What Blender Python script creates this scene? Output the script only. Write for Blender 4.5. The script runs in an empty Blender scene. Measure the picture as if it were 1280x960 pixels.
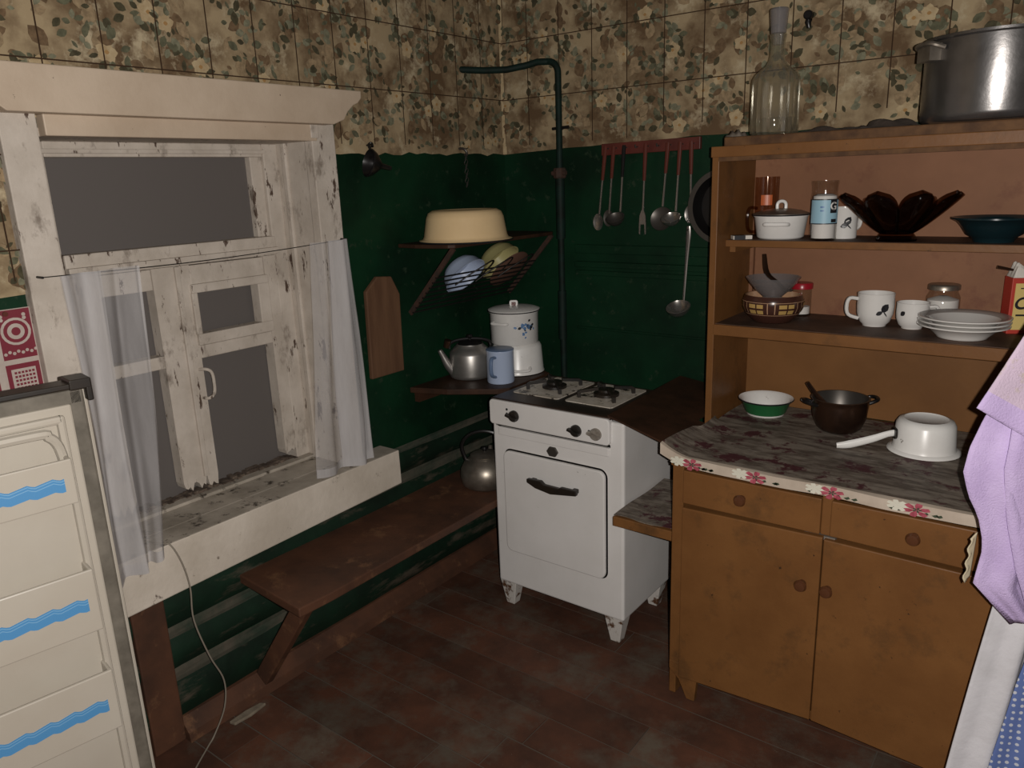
import bpy, bmesh, math, random
from mathutils import Matrix, Vector
random.seed(7)
S = bpy.context.scene
C = S.collection
PI = math.pi

# ------------------------------------------------------------------ camera
cam = bpy.data.cameras.new('camera')
cam.sensor_width = 36.0
cam.lens = 962.36 / 1280 * 36
cam.clip_start = 0.02
camo = bpy.data.objects.new('camera', cam)
C.objects.link(camo)
RX = Vector((0.798796, 0.600549, -0.035577))
UP = Vector((-0.127252, 0.226466, 0.965671))
BK = Vector((0.587990, -0.766846, 0.257321))
CAM = Vector((0, 0, 1.6))
camo.matrix_world = Matrix(((RX.x, UP.x, BK.x, CAM.x), (RX.y, UP.y, BK.y, CAM.y), (RX.z, UP.z, BK.z, CAM.z), (0, 0, 0, 1)))
S.camera = camo

# ------------------------------------------------------------------ light: dim room, flash beside the lens
w = bpy.data.worlds.new('world'); S.world = w
w.use_nodes = True
w.node_tree.nodes['Background'].inputs[0].default_value = (1.0, 0.95, 0.90, 1)
w.node_tree.nodes['Background'].inputs[1].default_value = 0.042
fl = bpy.data.lights.new('phone_flash_offscreen', 'POINT')
fl.energy = 143.0
fl.color = (1.0, 0.95, 0.90)
fl.shadow_soft_size = 0.006
flo = bpy.data.objects.new('phone_flash_offscreen', fl)
flo.location = CAM + RX * 0.048 + UP * 0.006
C.objects.link(flo)
S.view_settings.view_transform = 'Standard'
S.view_settings.look = 'None'
S.view_settings.gamma = 1.0
S.view_settings.use_curve_mapping = False
S.view_settings.exposure = 0.0

# ------------------------------------------------------------------ materials
def _nt(name):
    m = bpy.data.materials.new(name); m.use_nodes = True
    nt = m.node_tree
    return m, nt, nt.nodes['Principled BSDF']

def c4(c): return (c[0], c[1], c[2], 1)

def _noise(nt, scale, detail=5, rough=.6, vec=None, stretch=None):
    n = nt.nodes.new('ShaderNodeTexNoise')
    n.inputs['Scale'].default_value = scale
    n.inputs['Detail'].default_value = detail
    n.inputs['Roughness'].default_value = rough
    tc = nt.nodes.new('ShaderNodeTexCoord')
    src = tc.outputs['Object']
    if stretch:
        mp = nt.nodes.new('ShaderNodeMapping'); mp.inputs['Scale'].default_value = stretch
        nt.links.new(src, mp.inputs[0]); src = mp.outputs[0]
    nt.links.new(src, n.inputs['Vector'])
    return n

def _ramp(nt, src, lo, hi):
    r = nt.nodes.new('ShaderNodeMapRange')
    r.inputs['From Min'].default_value = lo; r.inputs['From Max'].default_value = hi
    nt.links.new(src, r.inputs['Value'])
    return r.outputs[0]

def _mix(nt, fac, a, b):
    m = nt.nodes.new('ShaderNodeMix'); m.data_type = 'RGBA'
    nt.links.new(fac, m.inputs[0])
    for s, i in ((a, 6), (b, 7)):
        if isinstance(s, tuple): m.inputs[i].default_value = c4(s)
        else: nt.links.new(s, m.inputs[i])
    return m.outputs[2]

def mat(name, col, rough=.6, metal=0., col2=None, scale=6, lo=.35, hi=.65, chips=None, chips2=None, bump=0., bscale=40, stretch=None, rnd=0., spec=.5):
    """painted / worn surface: two tones by noise, optional chips (colour, scale, lo, hi)"""
    m, nt, b = _nt(name)
    b.inputs['Roughness'].default_value = rough
    b.inputs['Metallic'].default_value = metal
    b.inputs['Specular IOR Level'].default_value = spec
    out = None
    if col2:
        out = _mix(nt, _ramp(nt, _noise(nt, scale, stretch=stretch).outputs[0], lo, hi), col, col2)
    for ch in (chips, chips2):
        if ch:
            f = _ramp(nt, _noise(nt, ch[1], 8, .7, stretch=ch[4] if len(ch) > 4 else None).outputs[0], ch[2], ch[3])
            out = _mix(nt, f, out if out else col, ch[0])
    if rnd:
        oi = nt.nodes.new('ShaderNodeObjectInfo')
        hs = nt.nodes.new('ShaderNodeHueSaturation')
        nt.links.new(_ramp2(nt, oi.outputs['Random'], 1 - rnd, 1 + rnd), hs.inputs['Value'])
        if out: nt.links.new(out, hs.inputs['Color'])
        else: hs.inputs['Color'].default_value = c4(col)
        out = hs.outputs[0]
    if out: nt.links.new(out, b.inputs['Base Color'])
    else: b.inputs['Base Color'].default_value = c4(col)
    if bump:
        bn = nt.nodes.new('ShaderNodeBump'); bn.inputs['Strength'].default_value = bump
        bn.inputs['Distance'].default_value = .004
        nt.links.new(_noise(nt, bscale, 4, stretch=stretch).outputs[0], bn.inputs['Height'])
        nt.links.new(bn.outputs[0], b.inputs['Normal'])
    return m

def _ramp2(nt, src, a, b):
    r = nt.nodes.new('ShaderNodeMapRange')
    r.inputs['To Min'].default_value = a; r.inputs['To Max'].default_value = b
    nt.links.new(src, r.inputs['Value'])
    return r.outputs[0]

def glass(name, tint, gloss=.12, rough=.03, body=None, bodyfac=.1):
    m, nt, b = _nt(name)
    nt.nodes.remove(b)
    o = nt.nodes['Material Output']
    t = nt.nodes.new('ShaderNodeBsdfTransparent'); t.inputs[0].default_value = c4(tint)
    g = nt.nodes.new('ShaderNodeBsdfGlossy'); g.inputs['Roughness'].default_value = rough
    lw = nt.nodes.new('ShaderNodeLayerWeight'); lw.inputs[0].default_value = .35
    r = _ramp2(nt, lw.outputs['Facing'], gloss * .4, min(1, gloss * 3))
    mx = nt.nodes.new('ShaderNodeMixShader')
    nt.links.new(r, mx.inputs[0]); nt.links.new(t.outputs[0], mx.inputs[1]); nt.links.new(g.outputs[0], mx.inputs[2])
    last = mx
    if body:
        d = nt.nodes.new('ShaderNodeBsdfDiffuse'); d.inputs[0].default_value = c4(body)
        m2 = nt.nodes.new('ShaderNodeMixShader'); m2.inputs[0].default_value = bodyfac
        nt.links.new(mx.outputs[0], m2.inputs[1]); nt.links.new(d.outputs[0], m2.inputs[2]); last = m2
    nt.links.new(last.outputs[0], o.inputs[0])
    return m

def gauze(name, col, lo, hi):
    m, nt, b = _nt(name)
    o = nt.nodes['Material Output']
    b.inputs['Base Color'].default_value = c4(col); b.inputs['Roughness'].default_value = .9
    b.inputs['Specular IOR Level'].default_value = .1
    t = nt.nodes.new('ShaderNodeBsdfTransparent')
    mx = nt.nodes.new('ShaderNodeMixShader')
    n = _noise(nt, 9, 5, stretch=(2, 2, .3))
    nt.links.new(_ramp2(nt, _ramp(nt, n.outputs[0], .3, .7), lo, hi), mx.inputs[0])
    nt.links.new(t.outputs[0], mx.inputs[1]); nt.links.new(b.outputs[0], mx.inputs[2])
    nt.links.new(mx.outputs[0], o.inputs[0])
    return m

M = {}
M['wallpaper'] = mat('wallpaper', (.36, .275, .165), .85, col2=(.125, .078, .042), scale=6, lo=.40, hi=.60, chips=((.46, .38, .25), 9, .54, .66), bump=.3, bscale=12, spec=.15)
M['wp_line'] = mat('wallpaper_line', (.045, .026, .015), .9, spec=.1)
for i, c in enumerate([(.080, .078, .048), (.048, .042, .024), (.13, .125, .082), (.105, .068, .038), (.20, .145, .085)]):
    M['leaf%d' % i] = mat('printed_leaf_%d' % i, c, .85, col2=tuple(v * 1.7 for v in c), scale=60, spec=.15)
M['petal0'] = mat('printed_petal', (.47, .37, .225), .85, col2=(.36, .26, .145), scale=45, spec=.15)
M['petal1'] = mat('printed_petal_centre', (.34, .20, .08), .85, spec=.15)
M['green'] = mat('green_wall_paint', (.0042, .030, .012), .5, col2=(.0025, .013, .006), scale=3.5, chips=((.022, .04, .022), 26, .60, .68), bump=.35, bscale=9, spec=.2)
M['greenlog'] = mat('green_log_paint', (.008, .026, .014), .6, col2=(.005, .012, .007), scale=5, chips=((.075, .062, .045), 14, .55, .68, (1, .25, 1)), bump=.6, bscale=16, spec=.2)
M['chink'] = mat('worn_grey_chinking', (.085, .072, .052), .9, col2=(.022, .036, .022), scale=9, bump=.6, bscale=25)
M['floor'] = mat('red_brown_floor_paint', (.105, .044, .026), .6, col2=(.062, .030, .020), scale=7, chips=((.10, .078, .058), 5, .48, .66), chips2=((.25, .22, .18), 55, .68, .71), bump=.3, bscale=20, rnd=.2, spec=.2)
M['gap'] = mat('floor_gap_dust', (.085, .066, .05), .95)
M['brown'] = mat('brown_bench_paint', (.105, .047, .027), .55, col2=(.058, .030, .020), scale=6, chips=((.15, .075, .04), 10, .56, .66), bump=.25, bscale=18, spec=.2)
M['darkbrown'] = mat('dark_brown_board', (.055, .025, .014), .5, col2=(.025, .013, .008), scale=7, bump=.2, spec=.2)
M['white'] = mat('old_white_window_paint', (.56, .50, .435), .6, col2=(.45, .395, .335), scale=9, chips=((.09, .06, .045), 26, .60, .63, (1, 1, .3)), chips2=((.24, .20, .165), 14, .57, .68, (1, 1, .5)), bump=.6, bscale=22, spec=.2)
M['cornice'] = mat('cream_cornice_paint', (.54, .435, .33), .55, col2=(.46, .36, .265), scale=5, chips=((.03, .02, .015), 45, .69, .70), bump=.2)
M['sill'] = mat('dirty_sill_top', (.46, .41, .345), .75, col2=(.28, .245, .20), scale=6, chips=((.05, .04, .03), 22, .56, .66), bump=.4, spec=.2)
M['sillfront'] = mat('sill_front_paint', (.62, .555, .475), .65, col2=(.50, .44, .365), scale=5, chips=((.12, .09, .07), 24, .62, .70), bump=.4, spec=.2)
M['rot'] = mat('rotten_dark_wood', (.05, .032, .022), .95, col2=(.16, .12, .09), scale=35, bump=1, bscale=60)
M['pane'] = mat('dull_grey_night_pane', (.125, .112, .105), .5, spec=.1)
M['gauze1'] = gauze('sheer_white_gauze', (.62, .60, .60), .22, .38)
M['gauze2'] = gauze('gathered_white_gauze', (.60, .58, .58), .34, .62)
M['wire'] = mat('dark_wire', (.02, .018, .016), .5, .5)
M['enamel'] = mat('white_stove_enamel', (.72, .70, .68), .28, col2=(.66, .64, .615), scale=4, chips=((.03, .02, .015), 32, .70, .71))
M['enamelw'] = mat('white_kitchen_enamel', (.80, .79, .76), .3, col2=(.72, .70, .67), scale=9, chips=((.06, .035, .02), 26, .665, .685))
M['wellmat'] = mat('burnt_white_enamel', (.66, .60, .52), .4, col2=(.5, .44, .36), scale=20, chips=((.02, .013, .01), 28, .55, .60))
M['leg'] = mat('rusting_white_leg', (.58, .55, .51), .5, chips=((.10, .045, .02), 22, .52, .60))
M['black'] = mat('black_enamel', (.010, .009, .008), .4, col2=(.022, .015, .010), scale=9)
M['knobsteel'] = mat('worn_grey_knob', (.35, .32, .28), .4, .3, col2=(.2, .17, .14), scale=40)
M['hobtop'] = mat('dark_hob_top', (.014, .011, .009), .45, col2=(.045, .022, .013), scale=6)
M['orange'] = mat('ochre_cabinet_paint', (.190, .084, .027), .45, col2=(.142, .060, .019), scale=4, chips=((.035, .02, .011), 36, .66, .69), chips2=((.085, .043, .018), 6, .54, .74), bump=.15, spec=.2)
M['orangein'] = mat('ochre_back_board', (.205, .092, .030), .55, col2=(.155, .068, .022), scale=3.5, bump=.1, spec=.2)
M['pink'] = mat('pinkish_back_board', (.25, .118, .062), .6, col2=(.19, .088, .046), scale=3, chips=((.15, .058, .034), 7, .55, .72), bump=.1, spec=.2)
M['darkedge'] = mat('worn_dark_edge', (.07, .035, .018), .7, col2=(.14, .07, .03), scale=20, spec=.2)
M['shelftop'] = mat('grimy_shelf_top', (.12, .066, .042), .6, col2=(.055, .034, .025), scale=9, spec=.2)
M['knob'] = mat('brown_wooden_knob', (.085, .032, .014), .22)
M['cloth'] = mat('grimy_oilcloth', (.225, .19, .155), .6, col2=(.10, .078, .062), scale=13, lo=.40, hi=.60, stretch=(1, 3.2, 1), chips=((.075, .026, .03), 11, .54, .59), chips2=((.34, .30, .25), 30, .60, .68, (.6, 3, 1)), bump=.5, bscale=14, spec=.2)
M['clothclean'] = mat('cream_oilcloth_edge', (.50, .42, .34), .6, col2=(.40, .33, .26), scale=12)
M['redflower'] = mat('printed_red_flower', (.42, .085, .12), .7, col2=(.25, .03, .05), scale=70)
M['whiteflower'] = mat('printed_white_flower', (.62, .60, .50), .7)
M['darkleaf'] = mat('printed_dark_leaf', (.035, .05, .025), .8)
M['alu'] = mat('dull_aluminium', (.23, .22, .215), .27, .85, col2=(.16, .152, .148), scale=12, bump=.08, bscale=50)
M['plaster'] = mat('dirty_plaster', (.24, .20, .145), .9, col2=(.15, .12, .085), scale=30)
M['alukettle'] = mat('kettle_aluminium', (.42, .40, .375), .38, .8, col2=(.31, .295, .275), scale=18)
M['aluold'] = mat('tarnished_aluminium', (.36, .32, .27), .38, .8, col2=(.22, .19, .155), scale=18)
M['steel'] = mat('steel', (.45, .42, .39), .25, .9)
M['darksteel'] = mat('dark_steel', (.10, .09, .08), .4, .7)
M['handlered'] = mat('red_brown_handle', (.10, .022, .014), .4)
M['rackred'] = mat('red_rack_board', (.12, .022, .014), .5, col2=(.08, .015, .01), scale=15)
M['pipe'] = mat('green_pipe_paint', (.006, .020, .015), .65, col2=(.006, .011, .008), scale=20, spec=.2)
M['rust'] = mat('rusty_valve', (.06, .025, .015), .8, col2=(.03, .018, .012), scale=40)
M['yellow'] = mat('cream_yellow_enamel', (.76, .57, .32), .32, col2=(.70, .51, .28), scale=6)
M['paleyellow'] = mat('pale_yellow_plastic', (.42, .38, .17), .4)
M['blue'] = mat('pale_blue_enamel', (.42, .50, .66), .32)
M['bluedark'] = mat('blue_enamel_handle', (.13, .19, .31), .35)
M['brownplate'] = mat('brown_clay', (.13, .065, .045), .6)
M['wood'] = mat('brown_cutting_board', (.15, .08, .044), .6, col2=(.105, .054, .03), scale=9, stretch=(1, 3, .4), spec=.2)
M['blackpot'] = mat('black_metal', (.012, .011, .011), .3, .2)
M['bluep'] = mat('blue_print', (.10, .20, .38), .4)
M['blackp'] = mat('black_print', (.015, .015, .018), .4)
M['brownpot'] = mat('brown_burnt_metal', (.09, .045, .026), .28, .75, col2=(.05, .028, .02), scale=10)
M['greenen'] = mat('green_enamel', (.02, .14, .045), .3)
M['teal'] = mat('dark_teal_glass', (.006, .018, .022), .2)
M['clay'] = mat('beige_glaze', (.40, .24, .14), .25)
M['claybrown'] = mat('dark_brown_glaze', (.05, .02, .014), .2)
M['clayyellow'] = mat('ochre_glaze', (.42, .27, .09), .25)
M['redlid'] = mat('red_plastic', (.30, .01, .02), .3)
M['salt'] = mat('white_powder', (.72, .70, .68), .9)
M['label'] = mat('pale_blue_label', (.28, .46, .56), .5)
M['glassc'] = glass('clear_glass', (.93, .925, .91), .085, .05)
M['glassy'] = glass('yellowish_bottle_glass', (.93, .91, .83), .26, .14, (.55, .5, .38), .08)
M['glassg'] = glass('grey_cut_glass', (.72, .70, .70), .22, .10, (.36, .34, .34), .30)
M['glassa'] = glass('dark_amber_glass', (.58, .49, .42), .03, .05)
M['glassb'] = glass('brown_tumbler_glass', (.80, .69, .60), .08, .05)
M['orangep'] = mat('orange_print', (.48, .11, .03), .4)
M['porcelain'] = mat('white_porcelain', (.68, .66, .63), .18)
M['greyrim'] = mat('grey_printed_rim', (.33, .30, .28), .25)
M['cardred'] = mat('red_carton', (.42, .035, .02), .55)
M['cardyellow'] = mat('yellow_carton', (.62, .47, .16), .55)
M['cardwhite'] = mat('crumpled_white_paper', (.62, .58, .52), .7)
M['fridge'] = mat('cream_fridge_plastic', (.47, .43, .365), .35, col2=(.43, .385, .32), scale=3)
M['gasket'] = mat('grey_door_gasket', (.17, .15, .12), .7, col2=(.09, .078, .06), scale=14)
M['bluestrip'] = mat('blue_wave_strip', (.075, .255, .50), .45)
M['bluelight'] = mat('light_blue_wave', (.20, .40, .60), .45)
M['lilac'] = mat('lilac_terry', (.53, .42, .66), .95, col2=(.46, .355, .585), scale=14, bump=.6, bscale=260, spec=.1)
M['lilacpale'] = mat('pale_pink_terry', (.57, .45, .56), .95, col2=(.50, .40, .50), scale=6, chips=((.46, .38, .34), 7, .58, .64), bump=.6, bscale=260, spec=.1)
M['linen'] = mat('grey_white_linen', (.62, .61, .64), .95, col2=(.52, .51, .53), scale=7, bump=.4, bscale=60, spec=.1)
M['lace'] = mat('cream_lace', (.50, .43, .30), .9, spec=.1)
M['oilred'] = mat('dark_red_print', (.17, .014, .028), .5)
M['oilwhite'] = mat('cream_print', (.46, .40, .35), .6, col2=(.40, .33, .29), scale=30)
M['cable'] = mat('grey_flex', (.22, .19, .15), .6)
M['dust'] = mat('dusty_rag', (.07, .045, .035), .95, col2=(.13, .10, .08), scale=18, bump=1)

def polka(name, base, dot):
    m, nt, b = _nt(name)
    tc = nt.nodes.new('ShaderNodeTexCoord')
    v = nt.nodes.new('ShaderNodeTexVoronoi'); v.inputs['Scale'].default_value = 62; v.inputs['Randomness'].default_value = .15
    nt.links.new(tc.outputs['UV'], v.inputs['Vector'])
    f = _ramp(nt, v.outputs['Distance'], .27, .22)
    nt.links.new(_mix(nt, f, base, dot), b.inputs['Base Color'])
    b.inputs['Roughness'].default_value = .9
    return m
M['polka'] = polka('blue_polka_cotton', (.10, .15, .36), (.5, .52, .58))

# ------------------------------------------------------------------ mesh builder
class MB:
    def __init__(s): s.v = []; s.f = []; s.m = []
    def face(s, idx, m=0): s.f.append(tuple(idx)); s.m.append(m)
    def add(s, vs): n = len(s.v); s.v.extend([Vector(p) for p in vs]); return n
    def box(s, x0, x1, y0, y1, z0, z1, m=0):
        n = s.add([(x, y, z) for z in (z0, z1) for y in (y0, y1) for x in (x0, x1)])
        for q in ((0, 2, 3, 1), (4, 5, 7, 6), (0, 1, 5, 4), (2, 6, 7, 3), (0, 4, 6, 2), (1, 3, 7, 5)):
            s.face([n + i for i in q], m)
        return s
    def prism(s, poly, ax, a0, a1, m=0, mcap=None):
        """extrude a 2d polygon along axis ax ('x': (y,z), 'y': (x,z), 'z': (x,y))"""
        def P(p, a): return {'x': (a, p[0], p[1]), 'y': (p[0], a, p[1]), 'z': (p[0], p[1], a)}[ax]
        k = len(poly); n = s.add([P(p, a0) for p in poly] + [P(p, a1) for p in poly])
        s.face([n + i for i in range(k)][::-1], m if mcap is None else mcap)
        s.face([n + k + i for i in range(k)], m if mcap is None else mcap)
        for i in range(k):
            j = (i + 1) % k
            s.face((n + i, n + j, n + k + j, n + k + i), m)
        return s
    def lathe(s, prof, seg=32, o=(0, 0, 0), m=0, rib=0, sx=1, sy=1):
        """prof: list of (r, z[, material])"""
        rings = []
        for p in prof:
            r, z = p[0], p[1]
            if r < 1e-6: rings.append([s.add([(o[0], o[1], o[2] + z)])])
            else:
                n = s.add([(o[0] + sx * (r * (1 + (rib if k % 2 else 0))) * math.cos(2 * PI * k / seg), o[1] + sy * (r * (1 + (rib if k % 2 else 0))) * math.sin(2 * PI * k / seg), o[2] + z) for k in range(seg)])
                rings.append(list(range(n, n + seg)))
        for i in range(len(rings) - 1):
            a, b = rings[i], rings[i + 1]
            mm = prof[i][2] if len(prof[i]) > 2 else m
            for k in range(seg):
                j = (k + 1) % seg
                if len(a) == 1 and len(b) == 1: continue
                if len(a) == 1: s.face((a[0], b[k], b[j]), mm)
                elif len(b) == 1: s.face((a[k], a[j], b[0]), mm)
                else: s.face((a[k], a[j], b[j], b[k]), mm)
        return s
    def tube(s, path, r, seg=10, m=0, flat=1.0):
        path = [Vector(p) for p in path]; k = len(path)
        rs = list(r) if isinstance(r, (list, tuple)) else [r] * k
        if 4 <= k <= 9:                            # round the corners of short hand-laid paths
            np_, nr = [], []
            for i in range(k - 1):
                p0, p1, p2, p3 = path[max(i - 1, 0)], path[i], path[i + 1], path[min(i + 2, k - 1)]
                for q in range(4):
                    u = q / 4
                    np_.append(.5 * ((2 * p1) + (p2 - p0) * u + (2 * p0 - 5 * p1 + 4 * p2 - p3) * u * u + (3 * p1 - p0 - 3 * p2 + p3) * u ** 3)); nr.append(rs[i] + (rs[i + 1] - rs[i]) * u)
            path = np_ + [path[-1]]; rs = nr + [rs[-1]]; k = len(path)
        up = None; rings = []
        for i, p in enumerate(path):
            t = (path[min(i + 1, k - 1)] - path[max(i - 1, 0)]).normalized()
            if up is None:
                up = Vector((0, 0, 1)) if abs(t.z) < .9 else Vector((1, 0, 0))
            a = up - t * up.dot(t); a.normalize(); up = a; b = t.cross(a)
            n = s.add([p + a * rs[i] * math.cos(2 * PI * q / seg) + b * rs[i] * flat * math.sin(2 * PI * q / seg) for q in range(seg)])
            rings.append(n)
        for i in range(k - 1):
            for q in range(seg):
                j = (q + 1) % seg
                s.face((rings[i] + q, rings[i] + j, rings[i + 1] + j, rings[i + 1] + q), m)
        s.face([rings[0] + q for q in range(seg)][::-1], m); s.face([rings[-1] + q for q in range(seg)], m)
        return s
    def bar(s, a, b, w, t, m=0, up=(0, 0, 1)):
        """flat bar from a to b, width w (across), thickness t"""
        a = Vector(a); b = Vector(b); d = (b - a).normalized(); u = Vector(up); u = (u - d * u.dot(d)).normalized(); v = d.cross(u)
        n = s.add([p + v * (sv * w / 2) + u * (su * t / 2) for p in (a, b) for su in (-1, 1) for sv in (-1, 1)])
        for q in ((0, 1, 3, 2), (4, 6, 7, 5), (0, 4, 5, 1), (2, 3, 7, 6), (0, 2, 6, 4), (1, 5, 7, 3)): s.face([n + i for i in q], m)
        return s
    def grid(s, fn, nu, nv, m=0):
        n = s.add([fn(i / nu, j / nv) for j in range(nv + 1) for i in range(nu + 1)])
        for j in range(nv):
            for i in range(nu):
                a = n + j * (nu + 1) + i
                mm = m(i / nu, j / nv) if callable(m) else m
                s.face((a, a + 1, a + nu + 2, a + nu + 1), mm)
        return s
    def poly(s, pts, m=0):
        n = s.add(pts); s.face(range(n, n + len(pts)), m); return s
    def xf(s, mtx, start=0):
        for i in range(start, len(s.v)): s.v[i] = mtx @ s.v[i]
        return s
    def build(s, name, mats, parent=None, smooth=False, bevel=0, solid=0, sub=0, loc=None, uv=None):
        me = bpy.data.meshes.new(name)
        me.from_pydata([tuple(p) for p in s.v], [], s.f)
        if not isinstance(mats, (list, tuple)): mats = [mats]
        for k in mats: me.materials.append(M[k] if isinstance(k, str) else k)
        me.polygons.foreach_set('material_index', s.m)
        if uv:
            l = me.uv_layers.new(name='UVMap')
            for lp in me.loops: l.data[lp.index].uv = uv(me.vertices[lp.vertex_index].co)
        bm = bmesh.new(); bm.from_mesh(me)
        if not solid: bmesh.ops.recalc_face_normals(bm, faces=bm.faces)
        bm.to_mesh(me); bm.free()
        if smooth:
            me.polygons.foreach_set('use_smooth', [True] * len(me.polygons))
            me.set_sharp_from_angle(angle=math.radians(smooth if smooth is not True else 40))
        me.update()
        o = bpy.data.objects.new(name, me); C.objects.link(o)
        if loc: o.location = loc
        if parent: o.parent = parent
        if solid:
            md = o.modifiers.new('solid', 'SOLIDIFY'); md.thickness = solid; md.offset = 0
        if bevel:
            md = o.modifiers.new('bevel', 'BEVEL'); md.width = bevel; md.segments = 2; md.limit_method = 'ANGLE'
        if sub:
            md = o.modifiers.new('sub', 'SUBSURF'); md.levels = sub; md.render_levels = sub
        return o

def tag(o, label, cat, group=None):
    o['label'] = label; o['category'] = cat
    if group: o['group'] = group
    return o
def thing(name, label, cat, loc=(0, 0, 0), rz=0, group=None):
    o = bpy.data.objects.new(name, None); C.objects.link(o); o.location = loc; o.rotation_euler = (0, 0, rz)
    o.empty_display_size = .05
    return tag(o, label, cat, group)
def struct(o): o['kind'] = 'structure'; return o
def estruct(name):
    o = bpy.data.objects.new(name, None); C.objects.link(o); o.empty_display_size = .1; return struct(o)
def box(name, m, x0, x1, y0, y1, z0, z1, parent=None, bevel=0):
    return MB().box(x0, x1, y0, y1, z0, z1).build(name, m, parent, bevel=bevel)
def rrect(x0, x1, z0, z1, r, k=5):
    p = []
    for cx, cz, a in ((x1 - r, z1 - r, 0), (x0 + r, z1 - r, 90), (x0 + r, z0 + r, 180), (x1 - r, z0 + r, 270)):
        p += [(cx + r * math.cos(math.radians(a + 90 * i / k)), cz + r * math.sin(math.radians(a + 90 * i / k))) for i in range(k + 1)]
    return p
def text_mesh(name, body, size, m, parent, fn, bold=.0):
    """lettering as flat mesh; fn maps glyph (u,v) to a 3d point"""
    cu = bpy.data.curves.new(name, 'FONT'); cu.body = body; cu.size = size; cu.align_x = 'CENTER'; cu.align_y = 'CENTER'; cu.offset = bold
    t = bpy.data.objects.new(name + '_tmp', cu); C.objects.link(t)
    bpy.context.view_layer.update()
    me = bpy.data.meshes.new_from_object(t.evaluated_get(bpy.context.evaluated_depsgraph_get()))
    bpy.data.objects.remove(t); bpy.data.curves.remove(cu)
    for v in me.vertices: v.co = fn(v.co.x, v.co.y)
    me.materials.clear(); me.materials.append(M[m])
    o = bpy.data.objects.new(name, me); C.objects.link(o); o.parent = parent
    return o

# ------------------------------------------------------------------ room shell
WX, WY = -2.05, 2.68
floor = struct(box('floor', 'gap', -2.35, 2.2, -1.6, 3.0, -.12, -.003))
y = -1.6; row = 0
while y < 2.66:
    yw = .128 + .018 * random.random(); y1 = min(y + yw, 2.68)
    x = -2.05 - random.random() * .9; first = True
    while x < 2.2:
        L = .55 + random.random() * 1.1
        a, b = max(x, -2.05), min(x + L, 2.2)
        if b - a > .06:
            dz = random.uniform(-.0018, 0)
            box('plank', 'floor', a + .002, b - .002, y + .0024, y1 - .0024, -.02, dz, floor)
        x += L
    y = y1
wl = MB()
wl.box(-2.30, WX, -1.6, .83, 0, 2.6).box(-2.30, WX, 1.665, 2.9, 0, 2.6)
wl.box(-2.30, WX, .83, 1.665, 0, .62).box(-2.30, WX, .83, 1.665, 1.755, 2.6)
wall_left = struct(wl.build('wall_left', 'green'))
wall_right = struct(box('wall_right', 'green', -2.05, 2.2, WY, 2.9, 0, 2.6))

# logs and chinking low on the left wall
zs = [(.065, .185), (.225, .325), (.36, .475), (.515, .60)]
for (a, b) in zs:
    lb = MB(); prof = [(WX - .005, a)] + [(WX + .004 + .022 * math.sin(PI * (i + .5) / 8), a + (b - a) * i / 7) for i in range(8)] + [(WX - .005, b)]
    k = len(prof); n0 = lb.add([(p[0] + .003 * math.sin(7 * yy + a * 40), yy, p[1] + .004 * math.sin(5 * yy + 9 * a)) for yy in [-1.6 + 4.27 * i / 26 for i in range(27)] for p in prof])
    for i in range(26):
        for j in range(k - 1):
            q = n0 + i * k + j; lb.face((q, q + 1, q + k + 1, q + k))
    lb.build('log', 'greenlog', wall_left, smooth=True)
for (a, b) in [(.183, .228), (.322, .363), (.472, .518), (.598, .628)]:
    cb = MB(); cb.grid(lambda u, v: (WX + .008 + .006 * math.sin(31 * u + 3 * v) * v * (1 - v) * 3, -1.6 + 4.27 * u, a + (b - a) * v), 40, 3)
    cb.build('chinking', 'chink', wall_left)
for (a, b, d) in [(1.30, 1.335, .012), (1.245, 1.268, .016), (1.212, 1.232, .01), (.99, 1.0, .006)]:
    box('batten', 'green', -1.70, -.96, WY - d, WY + .005, a, b, wall_right, .003)

# wallpaper sheets and their print
def wavy(n, z, amp, seed):
    rr = random.Random(seed); return [z + amp * (rr.random() - .5) for _ in range(n + 1)]
wpl = MB()
zz = wavy(24, 1.70, .014, 3)
wpl.grid(lambda u, v: (WX + .0045 + .0025 * math.sin(9 * u) * math.sin(3 * v + 1), 1.70 + .978 * u, zz[min(24, round(u * 24))] * (1 - v) + 2.6 * v), 24, 8)
wpl.grid(lambda u, v: (WX + .003, -1.6 + 2.40 * u, 1.372 + .004 * math.sin(40 * u) + (2.6 - 1.372) * v), 12, 4)
wpl.grid(lambda u, v: (WX + .003, .80 + .90 * u, 1.78 + .82 * v), 4, 4)
wpL = wpl.build('wallpaper', 'wallpaper', wall_left)
zz2 = wavy(40, 0, .012, 5)
wpr = MB()
wpr.grid(lambda u, v: (-2.048 + 4.2 * u, WY - .0045 - .0025 * math.sin(14 * u + 2 * v), (1.697 + min(u * 4.2, .9) * .027 + zz2[round(u * 40)]) * (1 - v) + 2.6 * v), 40, 8)
wpR = wpr.build('wallpaper', 'wallpaper', wall_right)

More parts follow.
